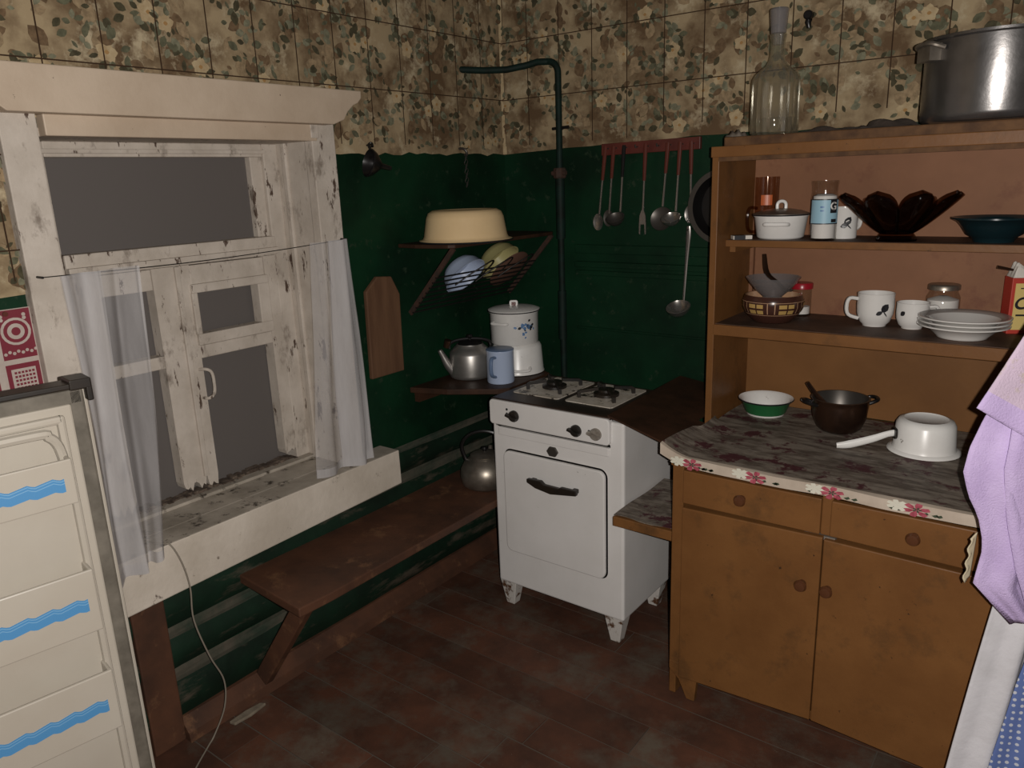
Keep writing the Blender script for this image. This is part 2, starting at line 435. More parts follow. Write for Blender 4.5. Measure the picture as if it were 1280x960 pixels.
def print_pattern(P, u0, u1, ok, seed):
    """tile lines, leaves and flowers printed on the paper; P(u,z,d) gives the wall point"""
    rr = random.Random(seed); mb = MB()
    mats = ['wp_line', 'leaf0', 'leaf1', 'leaf2', 'leaf3', 'petal0', 'petal1', 'leaf4']
    def q(pts, m):
        if all(ok(a, b) for a, b in pts): mb.poly([P(a, b, depth[0]) for a, b in pts], m)
        depth[0] += 1.2e-6
    depth = [.0075]
    def leaf(u, z, L, W, a, m):
        sh = [(0, 0), (.22, .36), (.5, .5), (.78, .33), (1, 0), (.78, -.33), (.5, -.5), (.22, -.36)]
        c, s = math.cos(a), math.sin(a)
        q([(u + L * px * c - W * py * s, z + L * px * s + W * py * c) for px, py in sh], m)
    TW, TH = .148, .215
    nu = int((u1 - u0) / TW) + 1
    # sprays run diagonally across the tiles, over large pale printed leaves
    for j in range(-1, 9):
        for i in range(nu + 2):
            cu = u0 + (i * 1.0 + .5 * (j % 2)) * .235 + rr.uniform(-.04, .04); cz = 1.36 + j * .135 + rr.uniform(-.03, .03)
            a0 = rr.uniform(-.9, -.4) if (i + j) % 2 else rr.uniform(2.2, 2.8)
            for k in range(7):
                t = rr.uniform(-.13, .13); off = rr.gauss(0, .045)
                L = rr.uniform(.035, .065)
                leaf(cu + t * math.cos(a0) - off * math.sin(a0), cz + t * math.sin(a0) + off * math.cos(a0), L, L * rr.uniform(.5, .8), rr.uniform(0, 6.3), rr.choice([4, 7, 7]))
            for k in range(30):
                t = rr.uniform(-.14, .14); off = rr.gauss(0, .032)
                u = cu + t * math.cos(a0) - off * math.sin(a0); z = cz + t * math.sin(a0) + off * math.cos(a0)
                L = rr.uniform(.016, .040)
                leaf(u, z, L, L * rr.uniform(.42, .75), a0 + rr.uniform(-1.4, 1.4), rr.choice([1, 1, 2, 2, 3, 3, 4]))
            for k in range(rr.choice([0, 1, 1, 2])):
                fu = cu + (k - .5) * .045 + rr.uniform(-.01, .01); fz = cz + rr.uniform(-.03, .02); R = rr.uniform(.019, .028)
                for g in range(5):
                    a = 2 * PI * g / 5 + rr.random() * .4
                    leaf(fu, fz, R * 1.15, R * 1.05, a, 5)
                leaf(fu - .006, fz, .013, .011, 0, 6)
                for g in range(6):
                    a = rr.uniform(0, 2 * PI); leaf(fu + R * .9 * math.cos(a), fz + R * .9 * math.sin(a), rr.uniform(.014, .028), .012, a, rr.choice([1, 2, 3]))
    for j in range(6):
        for i in range(nu + 1):
            u = u0 + (i + .0) * TW; z = 1.695 - 2 * TH + j * TH
            # vertical and horizontal tile joints, drawn in short wobbling pieces
            for k in range(6):
                za, zb = z + TH * k / 6, z + TH * (k + 1) / 6
                w_ = .0017
                q([(u - w_, za), (u + w_, za), (u + w_, zb), (u - w_, zb)], 0)
                ua, ub = u + TW * k / 6, u + TW * (k + 1) / 6
                q([(ua, z - w_), (ub, z - w_), (ub, z + w_), (ua, z + w_)], 0)
    return mb, mats
def okL(u, z):
    if z > 2.55 or u > 2.672: return False
    if u > 1.70: return z > 1.712
    if u < .795: return z > 1.382
    return z > 1.785
mb, ms = print_pattern(lambda u, z, d: (WX + d + .002, u, z), .15, 2.66, okL, 11)
o = mb.build('floral_print', ms, wall_left); o['kind'] = 'stuff'
okR = lambda u, z: z < 2.55 and u > -2.042 and z > 1.712 + min(max(u + 2.05, 0), .9) * .027
mb, ms = print_pattern(lambda u, z, d: (u, WY - d - .002, z), -2.05, .9, okR, 23)
o = mb.build('floral_print', ms, wall_right); o['kind'] = 'stuff'
# torn light seam in the corner
cs = MB(); cs.bar((WX + .012, WY - .012, 1.70), (WX + .010, WY - .010, 2.6), .016, .004, up=(1, -1, 0)); cs.build('corner_seam', 'petal0', wall_right)

bb = MB().prism([(WX, 0), (WX + .062, 0), (WX + .055, .03), (WX + .02, .068), (WX, .07)], 'y', .95, 2.67)
struct(bb.build('baseboard_left', 'brown'))
struct(MB().box(WX - .01, WX + .034, .855, .952, 0, .53).build('trim_1', 'brown', bevel=.004))

# ------------------------------------------------------------------ window
win = estruct('window_1')
def wbox(name, m, *a, parent=win, bevel=.003): return box(name, m, *a, parent, bevel)
wbox('casing_board', 'white', WX - .005, -2.015, .765, .848, .64, 1.79)
wbox('casing_board', 'white', WX - .005, -2.015, 1.645, 1.738, .64, 1.79)
wbox('head_board', 'cornice', WX - .005, -2.012, .862, 1.665, 1.737, 1.79)
wbox('head_block', 'white', WX - .005, -2.010, 1.640, 1.672, 1.745, 1.792)
cp = [(.69, 1.89), (1.822, 1.89), (1.82, 1.868), (1.805, 1.853), (1.785, 1.845), (1.76, 1.825), (1.742, 1.80), (1.70, 1.785), (.77, 1.785), (.70, 1.84)]
cn = MB().prism(cp, 'x', WX - .004, -1.965); cn.build('cornice', 'cornice', win, bevel=.003)
# reveal boards
wbox('reveal_board', 'white', -2.222, WX + .002, 1.645, 1.668, .62, 1.758)
wbox('reveal_board', 'white', -2.222, WX + .002, .828, .85, .62, 1.758)
wbox('reveal_board', 'white', -2.222, WX + .002, .85, 1.645, 1.737, 1.758)
wbox('stop_bead', 'white', -2.165, -2.145, 1.634, 1.646, .66, 1.737)
# fixed frame
wbox('frame_stile', 'white', -2.27, -2.198, 1.591, 1.646, .66, 1.737)
wbox('frame_stile', 'white', -2.27, -2.205, .849, .93, .66, 1.737)
wbox('frame_rail', 'white', -2.27, -2.205, .93, 1.592, 1.697, 1.737)
wbox('frame_bead', 'white', -2.225, -2.197, .90, 1.60, 1.706, 1.718, bevel=.002)
wbox('transom', 'white', -2.27, -2.195, .93, 1.600, 1.384, 1.445)
wbox('transom_bead', 'white', -2.2, -2.180, .93, 1.600, 1.390, 1.410, bevel=.002)
wbox('glazing_bead', 'white', -2.245, -2.214, 1.550, 1.594, 1.445, 1.698)
wbox('pane', 'pane', -2.246, -2.240, .92, 1.60, 1.44, 1.70, bevel=0)
def ragged(y0, y1, z0, z1, x0, x1, seed, depth=.028):
    rr = random.Random(seed); n = max(4, int((y1 - y0) / .007))
    pts = [(y0, z1), (y0, z0 + .01)] + [(y0 + (y1 - y0) * (i + .5) / n, z0 + rr.uniform(-depth, depth * .4)) for i in range(n)] + [(y1, z0 + .01), (y1, z1)]
    return MB().prism(pts, 'x', x0, x1)
def sash(label, ya, yb, ls, rs, top, cross, seed):
    s = bpy.data.objects.new('sash', None); C.objects.link(s); s.parent = win
    for (a, b, k) in ((ls[0], ls[1], 0), (rs[0], rs[1], 1)):
        ragged(a, b, .705 if b < 1.4 else .70, 1.384, -2.235, -2.19, seed + k).build('stile', 'white', s)
    wbox('rail', 'white', -2.235, -2.192, ls[1], rs[0], top[0], top[1], parent=s)
    wbox('rail', 'white', -2.235, -2.188, ls[1], rs[0], cross[0], cross[1], parent=s)
    wbox('pane', 'pane', -2.246, -2.240, ls[0] + .01, rs[1] - .01, cross[1] - .01, top[0] + .01, parent=s, bevel=0)
    wbox('pane', 'pane', -2.246, -2.240, ls[0] + .01, rs[1] - .01, .655, cross[0] + .01, parent=s, bevel=0)
    return s
sr = sash('right', 1.235, 1.595, (1.238, 1.276), (1.540, 1.586), (1.30, 1.382), (1.095, 1.135), 4)
# little vent light of the right sash
wbox('vent_stile', 'white', -2.225, -2.180, 1.268, 1.287, 1.171, 1.299, parent=sr)
wbox('vent_stile', 'white', -2.225, -2.180, 1.502, 1.545, 1.171, 1.299, parent=sr)
wbox('vent_rail', 'white', -2.225, -2.178, 1.27, 1.545, 1.137, 1.172, parent=sr)
wbox('vent_rail', 'white', -2.225, -2.180, 1.27, 1.545, 1.298, 1.325, parent=sr)
MB().tube([(-2.192, 1.262, 1.062), (-2.165, 1.270, 1.064), (-2.160, 1.284, 1.052), (-2.160, 1.288, 1.02), (-2.160, 1.284, .985), (-2.165, 1.268, .972), (-2.192, 1.260, .972)], .005, 8).build('handle', 'white', sr, smooth=True)
slf = sash('left', .93, 1.236, (.93, 1.005), (1.157, 1.234), (1.322, 1.383), (1.088, 1.126), 9)
wbox('cover_strip', 'white', -2.19, -2.180, 1.225, 1.240, .72, 1.383, parent=slf, bevel=.002)
rb = MB(); rr = random.Random(2)
for i in range(46):
    y0 = .93 + .66 * i / 46; h = rr.uniform(.004, .018)
    rb.box(-2.238, -2.200 + rr.uniform(-.012, .01), y0, y0 + .016, .655, .661 + h)
rb.build('rotten_rail', 'rot', win)
# sill: deep painted board
sm = MB()
n = sm.add([(-1.95, .62, .66), (-1.95, 1.852, .66), (-1.945, 1.85, .532), (-1.95, .62, .497), (WX, .62, .66), (WX, 1.852, .66), (WX, 1.85, .532), (WX, .62, .497)])
for q, k in (((0, 1, 2, 3), 1), ((4, 5, 1, 0), 0), ((5, 6, 2, 1), 1), ((4, 0, 3, 7), 1), ((3, 2, 6, 7), 1), ((4, 7, 6, 5), 1)): sm.face([n + i for i in q], k)
sm.box(-2.225, WX + .001, .83, 1.666, .615, .659, 0)
sm.build('sill', ['sill', 'sillfront'], win, bevel=.004)
wbox('sill_strip', 'sill', -2.205, -2.165, .85, 1.645, .655, .668)

# ------------------------------------------------------------------ curtains on their wire
def curtain(name, label, top, bot, folds, dense, seed):
    rr = random.Random(seed); mb = MB()
    (ta, tb), (ba, bb_) = top, bot
    ph = rr.random() * 6
    def fn(u, v, lay=0):
        a = Vector(ta).lerp(Vector(tb), u); b = Vector(ba).lerp(Vector(bb_), u)
        p = a.lerp(b, v)
        s = (.009 + .012 * v) * math.sin(2 * PI * folds * u + ph + 1.2 * v) + .003 * math.sin(2 * PI * folds * 2.3 * u + 2 * v + ph)
        return (p.x + .012 + s + lay * .006, p.y + .010 * math.sin(5 * v + 6 * u) * v + .004 * math.sin(2 * PI * folds * u * 1.5), p.z)
    mb.grid(lambda u, v: fn(u, v), 48, 40, 0)
    d0, d1 = dense
    mb.grid(lambda u, v: fn(d0 + (d1 - d0) * u, v, 1), 32, 40, 1)
    # hem at the bottom, selvedge along one side
    mb.grid(lambda u, v: fn(u, .962 + .038 * v, .5), 48, 2, 1)
    mb.grid(lambda u, v: fn(.965 + .035 * u, v, .6), 2, 40, 1)
    o = mb.build(name, ['gauze1', 'gauze2'], smooth=180)
    return tag(o, label, 'curtain')
curtain('curtain', 'sheer white gauze curtain hanging beside the refrigerator door', ((-1.985, .815, 1.415), (-1.985, 1.003, 1.42)), ((-1.938, .808, .615), (-1.938, .935, .645)), 2.2, (.0, .52), 1)
curtain('curtain', 'sheer white gauze curtain hanging beside the cutting board', ((-1.985, 1.572, 1.428), (-1.985, 1.715, 1.43)), ((-1.975, 1.50, .668), (-1.972, 1.752, .662)), 2.0, (.40, 1.0), 6)
t = thing('curtain_wire', 'thin dark wire stretched across the window holding the curtains', 'wire', (-1.99, 1.25, 1.41))
MB().tube([(-.0, -.465, .004), (.0, -.1, .0), (0, .2, .006), (0, .475, .018)], .0013, 6).build('wire', 'wire', t)
for yy, z in ((-.465, .004), (.475, .018)):
    MB().tube([(-.03, yy, z), (.006, yy, z)], .003, 8).build('nail', 'wire', t)

# ------------------------------------------------------------------ bench
t = thing('wall_bench', 'brown painted wall bench running under the window sill', 'bench', (-1.87, 1.9, 0))
bp = [(-.175, -.695), (.165, -.72), (.172, -.60), (.168, .2), (.168, .77), (-.175, .77)]
MB().prism(bp, 'z', .400, .430).build('seat_board', 'brown', t, bevel=.004)
MB().bar((.125, -.672, .405), (-.112, -.685, .075), .055, .03, up=(0, 1, 0)).build('brace', 'brown', t, bevel=.003)
box('cleat', 'brown', -.172, -.150, -.65, .76, .36, .401, t)
# ------------------------------------------------------------------ gas stove
SX, SY = -1.4275, 2.092
st = thing('gas_stove', 'white enamel gas stove with two burners and four short legs', 'stove', (SX, SY, 0))
hw = .2725
bmb = bmesh.new()
def loop_(pts): 
    vs = [bmb.verts.new((x, 0, z)) for x, z in pts]
    return vs, [bmb.edges.new((vs[i], vs[(i + 1) % len(vs)])) for i in range(len(vs))]
oc_, oe_ = loop_([(-hw, .10), (hw, .10), (hw, .822), (-hw, .822)])
he_ = loop_(rrect(-.2235, .2110, .2430, .6520, .031))[1] + loop_(rrect(-hw + .02, .222, .7305, .7425, .003))[1]
bmesh.ops.triangle_fill(bmb, use_beauty=True, use_dissolve=False, edges=oe_ + he_, normal=(0, -1, 0))
ob_ = [bmb.verts.new((v.co.x, .37, v.co.z)) for v in oc_]
for i in range(4): bmb.faces.new((oc_[i], oc_[(i + 1) % 4], ob_[(i + 1) % 4], ob_[i]))
bmb.faces.new(ob_)
bmesh.ops.recalc_face_normals(bmb, faces=bmb.faces)
bme_ = bpy.data.meshes.new('body'); bmb.to_mesh(bme_); bmb.free(); bme_.materials.append(M['enamel']); bme_.materials.append(M['black'])   # black enamelled oven inside
bo_ = bpy.data.objects.new('body', bme_); C.objects.link(bo_); bo_.parent = st
md = bo_.modifiers.new('bevel', 'BEVEL'); md.width = .009; md.segments = 3; md.limit_method = 'ANGLE'; md.angle_limit = math.radians(60)
md = bo_.modifiers.new('solid', 'SOLIDIFY'); md.thickness = .004; md.offset = -1; md.material_offset = 1
# control panel, proud of the body, with a dark slot below
MB().prism(rrect(-hw, .226, .742, .834, .014), 'y', -.016, .01).build('control_panel', 'enamel', st, bevel=.004)
MB().prism(rrect(-hw + .03, .218, .700, .731, .005), 'y', -.006, .01).build('trim_strip', 'enamel', st, bevel=.003)
def knob(x, z, m):
    k = MB().lathe([(0, .0), (.021, .0), (.021, .008), (.017, .014), (0, .015)], 24)
    n = len(k.v); k.box(-.023, .023, -.0045, .0045, .012, .026)
    k.xf(Matrix.Rotation(math.radians(-18), 4, 'Z'), n)
    k.xf(Matrix.Translation((x, -.016, z)) @ Matrix.Rotation(PI / 2, 4, 'X'))
    return k.build('knob', m, st, smooth=True)
knob(-.160, .786, 'black'); knob(.100, .776, 'black'); knob(.177, .777, 'knobsteel')
for x, z in ((-.192, .79), (.150, .783), (-.192, .806)):
    MB().tube([(x, -.0175, z), (x, -.012, z)], .0045, 10).build('pilot_mark', 'blackp', st)
# badge
MB().prism([(.024 * math.cos(PI / 3 * i) - .008, .676 + .020 * math.sin(PI / 3 * i)) for i in range(6)], 'y', -.007, .004).build('badge', 'darksteel', st, bevel=.002)
# oven door set in its opening
dr = MB().prism(rrect(-.2185, .2055, .2485, .6465, .026), 'y', -.014, .002).build('oven_door', 'enamel', st, bevel=.004)
hm = MB()
hm.prism([(-.095, .571), (-.036, .574), (-.022, .563), (.038, .562), (.048, .568), (.111, .568), (.111, .549), (.006, .533), (-.058, .542), (-.095, .557)], 'y', -.044, -.028)
hm.box(-.088, -.068, -.03, -.012, .552, .568); hm.box(.086, .106, -.03, -.012, .550, .566)
hm.build('handle', 'black', dr, bevel=.003)
# hob: dark plate with two white wells, burners and pan rests
hob = MB().prism([(-.272, -.006), (.223, -.006), (.223, .37), (-.272, .37)], 'z', .822, .838).build('hob', 'hobtop', st, bevel=.004)
for (a, b) in ((-.242, -.040), (-.014, .178)):
    cx = (a + b) / 2
    MB().prism(rrect(a, b, .085, .345, .012), 'z', .8375, .8405).build('well', 'wellmat', st)
    cy = .215
    MB().lathe([(0, .838), (.046, .838), (.046, .850), (.030, .856), (.030, .864), (0, .866)], 24, (cx, cy, 0)).build('burner', 'black', st, smooth=True)
    for k in range(4):
        an = PI / 4 + PI / 2 * k; c_, s_ = math.cos(an), math.sin(an)
        g = MB().prism([(.030, .862), (.030, .873), (.094, .868), (.106, .860), (.106, .8385), (.094, .8385), (.094, .857)], 'y', -.006, .006)
        g.xf(Matrix.Translation((cx, cy, 0)) @ Matrix.Rotation(an, 4, 'Z')); g.build('pan_rest', 'black', st)
for x, yy in ((-.235, .035), (.228, .035), (-.235, .325), (.228, .325)):
    n = MB(); q = .038
    i0 = n.add([(x - q, yy - .03, .105), (x + q, yy - .03, .105), (x + q, yy + .03, .105), (x - q, yy + .03, .105), (x - .018, yy - .018, 0), (x + .018, yy - .018, 0), (x + .018, yy + .018, 0), (x - .018, yy + .018, 0)])
    for f in ((0, 1, 2, 3), (7, 6, 5, 4), (0, 4, 5, 1), (1, 5, 6, 2), (2, 6, 7, 3), (3, 7, 4, 0)): n.face([i0 + k for k in f])
    n.build('leg', 'leg', st, bevel=.003)

# brown fibreboard sheet bridging stove and cabinet
bm_ = MB()
tp = [(x_, y_, .8465 - (x_ + 1.212) * .1375) for x_, y_ in ((-1.212, 2.085), (-.972, 2.02), (-.910, 2.04), (-.910, 2.255), (-.985, 2.275), (-.990, 2.66), (-1.225, 2.66))]
k = len(tp); n = bm_.add(tp + [(a, b, c - .006) for a, b, c in tp])
bm_.face([n + i for i in range(k)]); bm_.face([n + k + i for i in range(k)][::-1])
for i in range(k): bm_.face((n + i, n + k + i, n + k + (i + 1) % k, n + (i + 1) % k))
tag(bm_.build('fibreboard_sheet', 'darkbrown'), 'dark brown board lying between stove top and cabinet', 'board')

# ------------------------------------------------------------------ base cabinet
BX0, BX1, BY = -.924, .06, 1.97
bc = thing('base_cabinet', 'ochre painted base cabinet with two drawers and two doors', 'cabinet', ((BX0 + BX1) / 2, BY, 0))
ox = -(BX0 + BX1) / 2
def B(name, m, x0, x1, y0, y1, z0, z1, bevel=.003, par=bc): return box(name, m, x0 + ox, x1 + ox, y0, y1, z0, z1, par, bevel)
B('side_panel', 'orange', BX0, BX0 + .022, .0, .64, .0, .775)
B('side_panel', 'orange', BX1 - .022, BX1, .0, .64, .0, .775)
B('back_panel', 'orange', BX0 + .02, BX1 - .02, .625, .638, .06, .775, 0)
B('bottom_board', 'orange', BX0 + .02, BX1 - .02, .01, .63, .095, .115, 0)
MB().prism([(BX0 - .004 + ox, -.006), (BX1 + .004 + ox, -.006), (BX1 + .004 + ox, .65), (-.972 + ox, .65), (-.972 + ox, .30), (BX0 - .004 + ox, .27)], 'z', .770, .798).build('top_board', 'orange', bc, bevel=.003)
B('stile', 'orange', BX0 + .001, BX0 + .036, -.004, .02, .085, .772)
B('stile', 'orange', -.498, -.470, -.002, .02, .66, .772)
B('rail', 'orange', BX0 + .03, BX1 - .02, .008, .03, .600, .644, 0)
B('paper_strip', 'knobsteel', -.54, -.46, .000, .020, .643, .6555, 0)
# drawers and doors, slightly sagging as in an old cupboard
def front(name, x0, x1, za, zb, zc, zd, y0=-.014):
    m = MB().prism([(x0 + ox, za), (x1 + ox, zb), (x1 + ox, zc), (x0 + ox, zd)], 'y', y0, .006)
    return m.build(name, 'orange', bc, bevel=.003)
def cknob(par, x, z, y0=-.014):
    k = MB().lathe([(0, 0), (.010, 0), (.008, .008), (.015, .014), (.017, .021), (.013, .029), (0, .032)], 20)
    k.xf(Matrix.Translation((x + ox, y0, z)) @ Matrix.Rotation(PI / 2, 4, 'X')); k.build('knob', 'knob', par, smooth=True)
d1 = front('drawer', -.886, -.497, .662, .664, .765, .765); cknob(d1, -.708, .718)
d2 = front('drawer', -.472, .036, .665, .660, .765, .765); cknob(d2, -.274, .718)
d3 = front('door', -.887, -.488, .074, .094, .657, .648); cknob(d3, -.531, .512)
d4 = front('door', -.485, .036, .094, .064, .648, .653); cknob(d4, -.465, .514)
ap = [(BX0 + .002, .118), (BX0 + .002, .09), (-.890, .06), (-.862, .0), (-.836, .0), (-.830, .072), (-.70, .088), (-.66, .078), (-.5, .092), (-.30, .092), (-.28, .075), (-.1, .07), (.02, .062), (.03, .0), (BX1, .0), (BX1, .118)]
MB().prism([(a + ox, b) for a, b in ap], 'y', -.006, .014).build('apron', 'orange', bc, bevel=.002)
# little side shelf towards the stove
B('side_shelf', 'orange', -1.148, BX0 + .002, .035, .42, .503, .536)
B('shelf_bracket', 'brown', BX0 - .022, BX0 + .001, .10, .13, .34, .504, 0)
sc = MB().grid(lambda u, v: (-1.146 + .218 * u, 2.012 + .36 * v, .5395 + .003 * math.sin(9 * u + 7 * v)), 10, 14)
tag(sc.build('oilcloth_scrap', 'cloth', solid=.002), 'worn floral oilcloth scrap on the low shelf beside the stove', 'oilcloth')

# oilcloth over the counter
oc = MB()
def cl(u, v):
    x = -.958 + 1.03 * u
    if v < .12:                                   # hanging front edge
        t_ = v / .12; yy = 1.953 + .002 * math.sin(30 * u); z = .775 + .030 * t_ + .002 * math.sin(17 * u)
    else:
        t_ = (v - .12) / .88; yy = 1.955 + .635 * t_; z = .805 + .0025 * math.sin(13 * u + 5 * t_) * math.sin(8 * t_)
    cu = max(0, 1 - u / .085)
    z += .034 * cu ** 1.6 * (0.78 + .22 * math.sin(9 * v + .4)) * (1 if v < .62 else .15)
    x += .0
    if v > .62 and u < .05: x = -.938 + .0 * u
    if v > .45: x = max(x, -.938)
    return (x, yy, z)
oc.grid(cl, 72, 44, lambda u, v: 1 if v < .115 else 0)
rr = random.Random(5)
def flower(cx, cz, y, R, m, n=6, tilt=0):
    for g in range(n):
        a = 2 * PI * g / n + tilt
        oc.poly([(cx, y, cz)] + [(cx + R * 1.25 * (.95 if abs(k) < 2 else .6) * math.cos(a + k * .22), y - .0002 * g, cz + R * .72 * (.95 if abs(k) < 2 else .6) * math.sin(a + k * .22)) for k in (-2, -1, 0, 1, 2)], m)
for cx in (-.90, -.715, -.515, -.318, -.12):
    flower(cx, .792, 1.9515, .021, 3, 7); flower(cx + .042, .789, 1.951, .026, 2, 6, .3)
    flower(cx + .044, .790, 1.9502, .009, 4, 5)
    for k in range(7):
        a = rr.uniform(-.02, .10); oc.poly([(cx + a, 1.9508, .783), (cx + a + .012, 1.9508, .788), (cx + a + .016, 1.9508, .783), (cx + a + .008, 1.9508, .779)], 4)
o = oc.build('oilcloth', ['cloth', 'clothclean', 'redflower', 'whiteflower', 'darkleaf'], smooth=60)
tag(o, 'grimy floral oilcloth spread over the ochre base cabinet', 'oilcloth')

# ------------------------------------------------------------------ open shelf unit
UX0, UX1, UY0, UY1 = -.966, .045, 2.29, 2.612
ZC = .806
us = thing('shelf_unit', 'ochre open shelf unit standing on the base cabinet', 'shelf', ((UX0 + UX1) / 2, UY0, ZC))
ux = -(UX0 + UX1) / 2
def U(name, m, x0, x1, y0, y1, z0, z1, bevel=.002): return box(name, m, x0 + ux, x1 + ux, y0 - UY0, y1 - UY0, z0 - ZC, z1 - ZC, us, bevel)
U('side_panel', 'orange', UX0, UX0 + .022, UY0, UY1, .797, 1.642)
U('side_panel', 'orange', UX1 - .022, UX1, UY0, UY1, ZC - .003, 1.642)
U('back_panel', 'pink', UX0 + .02, UX1 - .02, 2.598, 2.610, 1.118, 1.642, 0)
U('back_panel', 'orangein', UX0 + .02, UX1 - .02, 2.597, 2.610, ZC, 1.112, 0)
U('top_board', 'orange', UX0 - .003, UX1, UY0 - .004, UY1, 1.640, 1.671)
U('moulding', 'darkedge', UX0 + .020, UX1, UY0 - .001, UY0 + .02, 1.628, 1.641, 0)
U('top_sheet', 'darkedge', UX0 + .012, UX1, UY0 + .055, UY1, 1.670, 1.699, .004)
U('shelf', 'shelftop', UX0 + .021, UX1 - .02, 2.37, 2.60, 1.372, 1.391)
U('shelf_edge', 'orange', UX0 + .021, UX1 - .02, 2.364, 2.372, 1.370, 1.390, .001)
U('shelf', 'shelftop', UX0 + .021, UX1 - .02, UY0 + .008, 2.60, 1.108, 1.1355)
U('shelf_edge', 'orange', UX0 + .02, UX1 - .02, UY0 - .002, UY0 + .009, 1.100, 1.134, .002)
U('cleat', 'pink', UX0 + .022, UX0 + .034, 2.58, 2.598, 1.136, 1.372, 0)
U('cleat', 'orangein', UX0 + .022, UX0 + .04, 2.40, 2.598, 1.350, 1.371, 0)

# rags and dust on top
rg = MB(); rr = random.Random(8)
rg.grid(lambda u, v: (-.745 + .305 * u, 2.36 + .20 * v, 1.700 + (.012 + .010 * math.sin(7 * u + 3 * v) + .007 * math.sin(23 * u + 11 * v) + (.012 if u > .55 else 0)) * math.sin(PI * u) ** .5 * math.sin(PI * v)), 30, 16)
tag(rg.build('rag', 'dust', smooth=180), 'dusty dark rag crumpled between decanter and big pot', 'rag')
rg = MB()
rg.grid(lambda u, v: (-.955 + .055 * u, 2.352 + .06 * v, 1.700 + (.016 + .006 * math.sin(17 * u + 9 * v)) * math.sin(PI * u) ** .5 * math.sin(PI * v) ** .5), 14, 12)
tag(rg.build('paper_scrap', 'cloth', smooth=180), 'crumpled scrap of paper at the shelf top corner by the decanter', 'paper')

# ------------------------------------------------------------------ things on the shelf unit
def put(name, label, cat, x, y, z, rz=0, group=None): return thing(name, label, cat, (x, y, z), rz, group)
# decanter
t = put('decanter', 'clear glass decanter with stopper on top of the shelf unit', 'decanter', -.836, 2.44, 1.699)
MB().lathe([(0, .0), (.060, .0), (.067, .008), (.068, .03), (.0675, .150), (.065, .163), (.058, .175), (.044, .188), (.030, .199), (.023, .211), (.0195, .226), (.0195, .262), (.0235, .282), (.0205, .285)], 40, rib=.045).build('bottle', 'glassy', t, smooth=12)
MB().lathe([(0, .004), (.058, .004), (.062, .02), (.060, .05), (0, .05)], 32).build('liquid', M['glassc'], t, smooth=True)
MB().lathe([(0, .255), (.014, .255), (.016, .284), (.022, .287), (.027, .350), (.024, .354), (0, .352)], 12).build('stopper', 'glassg', t, smooth=30)
# stock pot
t = put('stock_pot', 'large dented aluminium stock pot on the shelf unit top', 'pot', -.264, 2.43, 1.699)
MB().lathe([(0, 0), (.158, 0), (.168, .006), (.1715, .02), (.1715, .196), (.177, .200), (.177, .206), (.169, .206), (.168, .022), (0, .012)], 56).build('body', 'alu', t, smooth=50)
for sgn in (-1, 1):
    h = MB(); a = math.radians(37.5)
    h.tube([(sgn * .168, -.045, .178), (sgn * .196, -.036, .188), (sgn * .202, 0, .190), (sgn * .196, .036, .188), (sgn * .168, .045, .178)], .006, 8)
    h.prism([(sgn * .165, -.03), (sgn * .197, -.03), (sgn * .200, 0), (sgn * .197, .03), (sgn * .165, .03)], 'z', .150, .190)
    h.xf(Matrix.Rotation(a, 4, 'Z')); h.build('handle', 'aluold', t, smooth=40)

def mug(name, label, x, y, z, r, h, m, hz, taper=1.0, deco=None, hr=.006, round_=False, hs=.62):
    t = put(name, label, 'mug', x, y, z)
    if round_: prof = [(0, 0), (r * .62, 0), (r * .64, .004), (r * .82, h * .14), (r * .97, h * .38), (r, h * .62), (r * .985, h * .92), (r, h), (r * .95, h), (r * .94, h * .6), (r * .7, h * .15), (0, h * .08)]
    else: prof = [(0, 0), (r * .96 * taper, 0), (r * taper, .005), (r, h * .96), (r * 1.03, h * .98), (r * 1.02, h), (r * .95, h), (r * .93, .01), (0, .006)]
    MB().lathe(prof, 32).build('body', m, t, smooth=50)
    b = MB().tube([(r * .93, 0, h * .82), (r + h * .22, 0, h * .84), (r + h * .30, 0, h * hs), (r + h * .24, 0, h * .34), (r * .9, 0, h * .22)], hr, 8, flat=1.3)
    b.xf(Matrix.Rotation(hz, 4, 'Z')); b.build('handle', m if name != 'blue_mug' else 'bluedark', t, smooth=True)
    if deco:
        d = MB(); rr = random.Random(3)
        for (a0, zc, L, W, rot, mi) in deco:
            pts = []
            for px, py in [(-.5, 0), (-.28, .36), (0, .5), (.28, .36), (.5, 0), (.28, -.36), (0, -.5), (-.28, -.36)]:
                u = L * px * math.cos(rot) - W * py * math.sin(rot); v = L * px * math.sin(rot) + W * py * math.cos(rot)
                a = a0 + u / r; zq = zc * h + v
                rp = r * (1.004 if not round_ else (1.004 - .0 * zq)) * (1 if not round_ else (.985 if zq < h * .4 else 1.0)) * (1 if taper == 1 or round_ else 1) + .0008
                pts.append((rp * math.cos(a), rp * math.sin(a), zq))
            d.poly(pts, mi)
        d.build('print', ['blackp', 'bluep', 'redflower'], t)
    return t
FA = math.radians(-52.5 - 20)   # azimuth facing the camera from the shelf (roughly)
def bud(a): return [(a - .1, .42, .022, .015, .3, 0), (a + .16, .56, .030, .020, 1.0, 0), (a + .02, .50, .030, .004, .6, 0), (a + .25, .40, .022, .004, -.8, 0)]

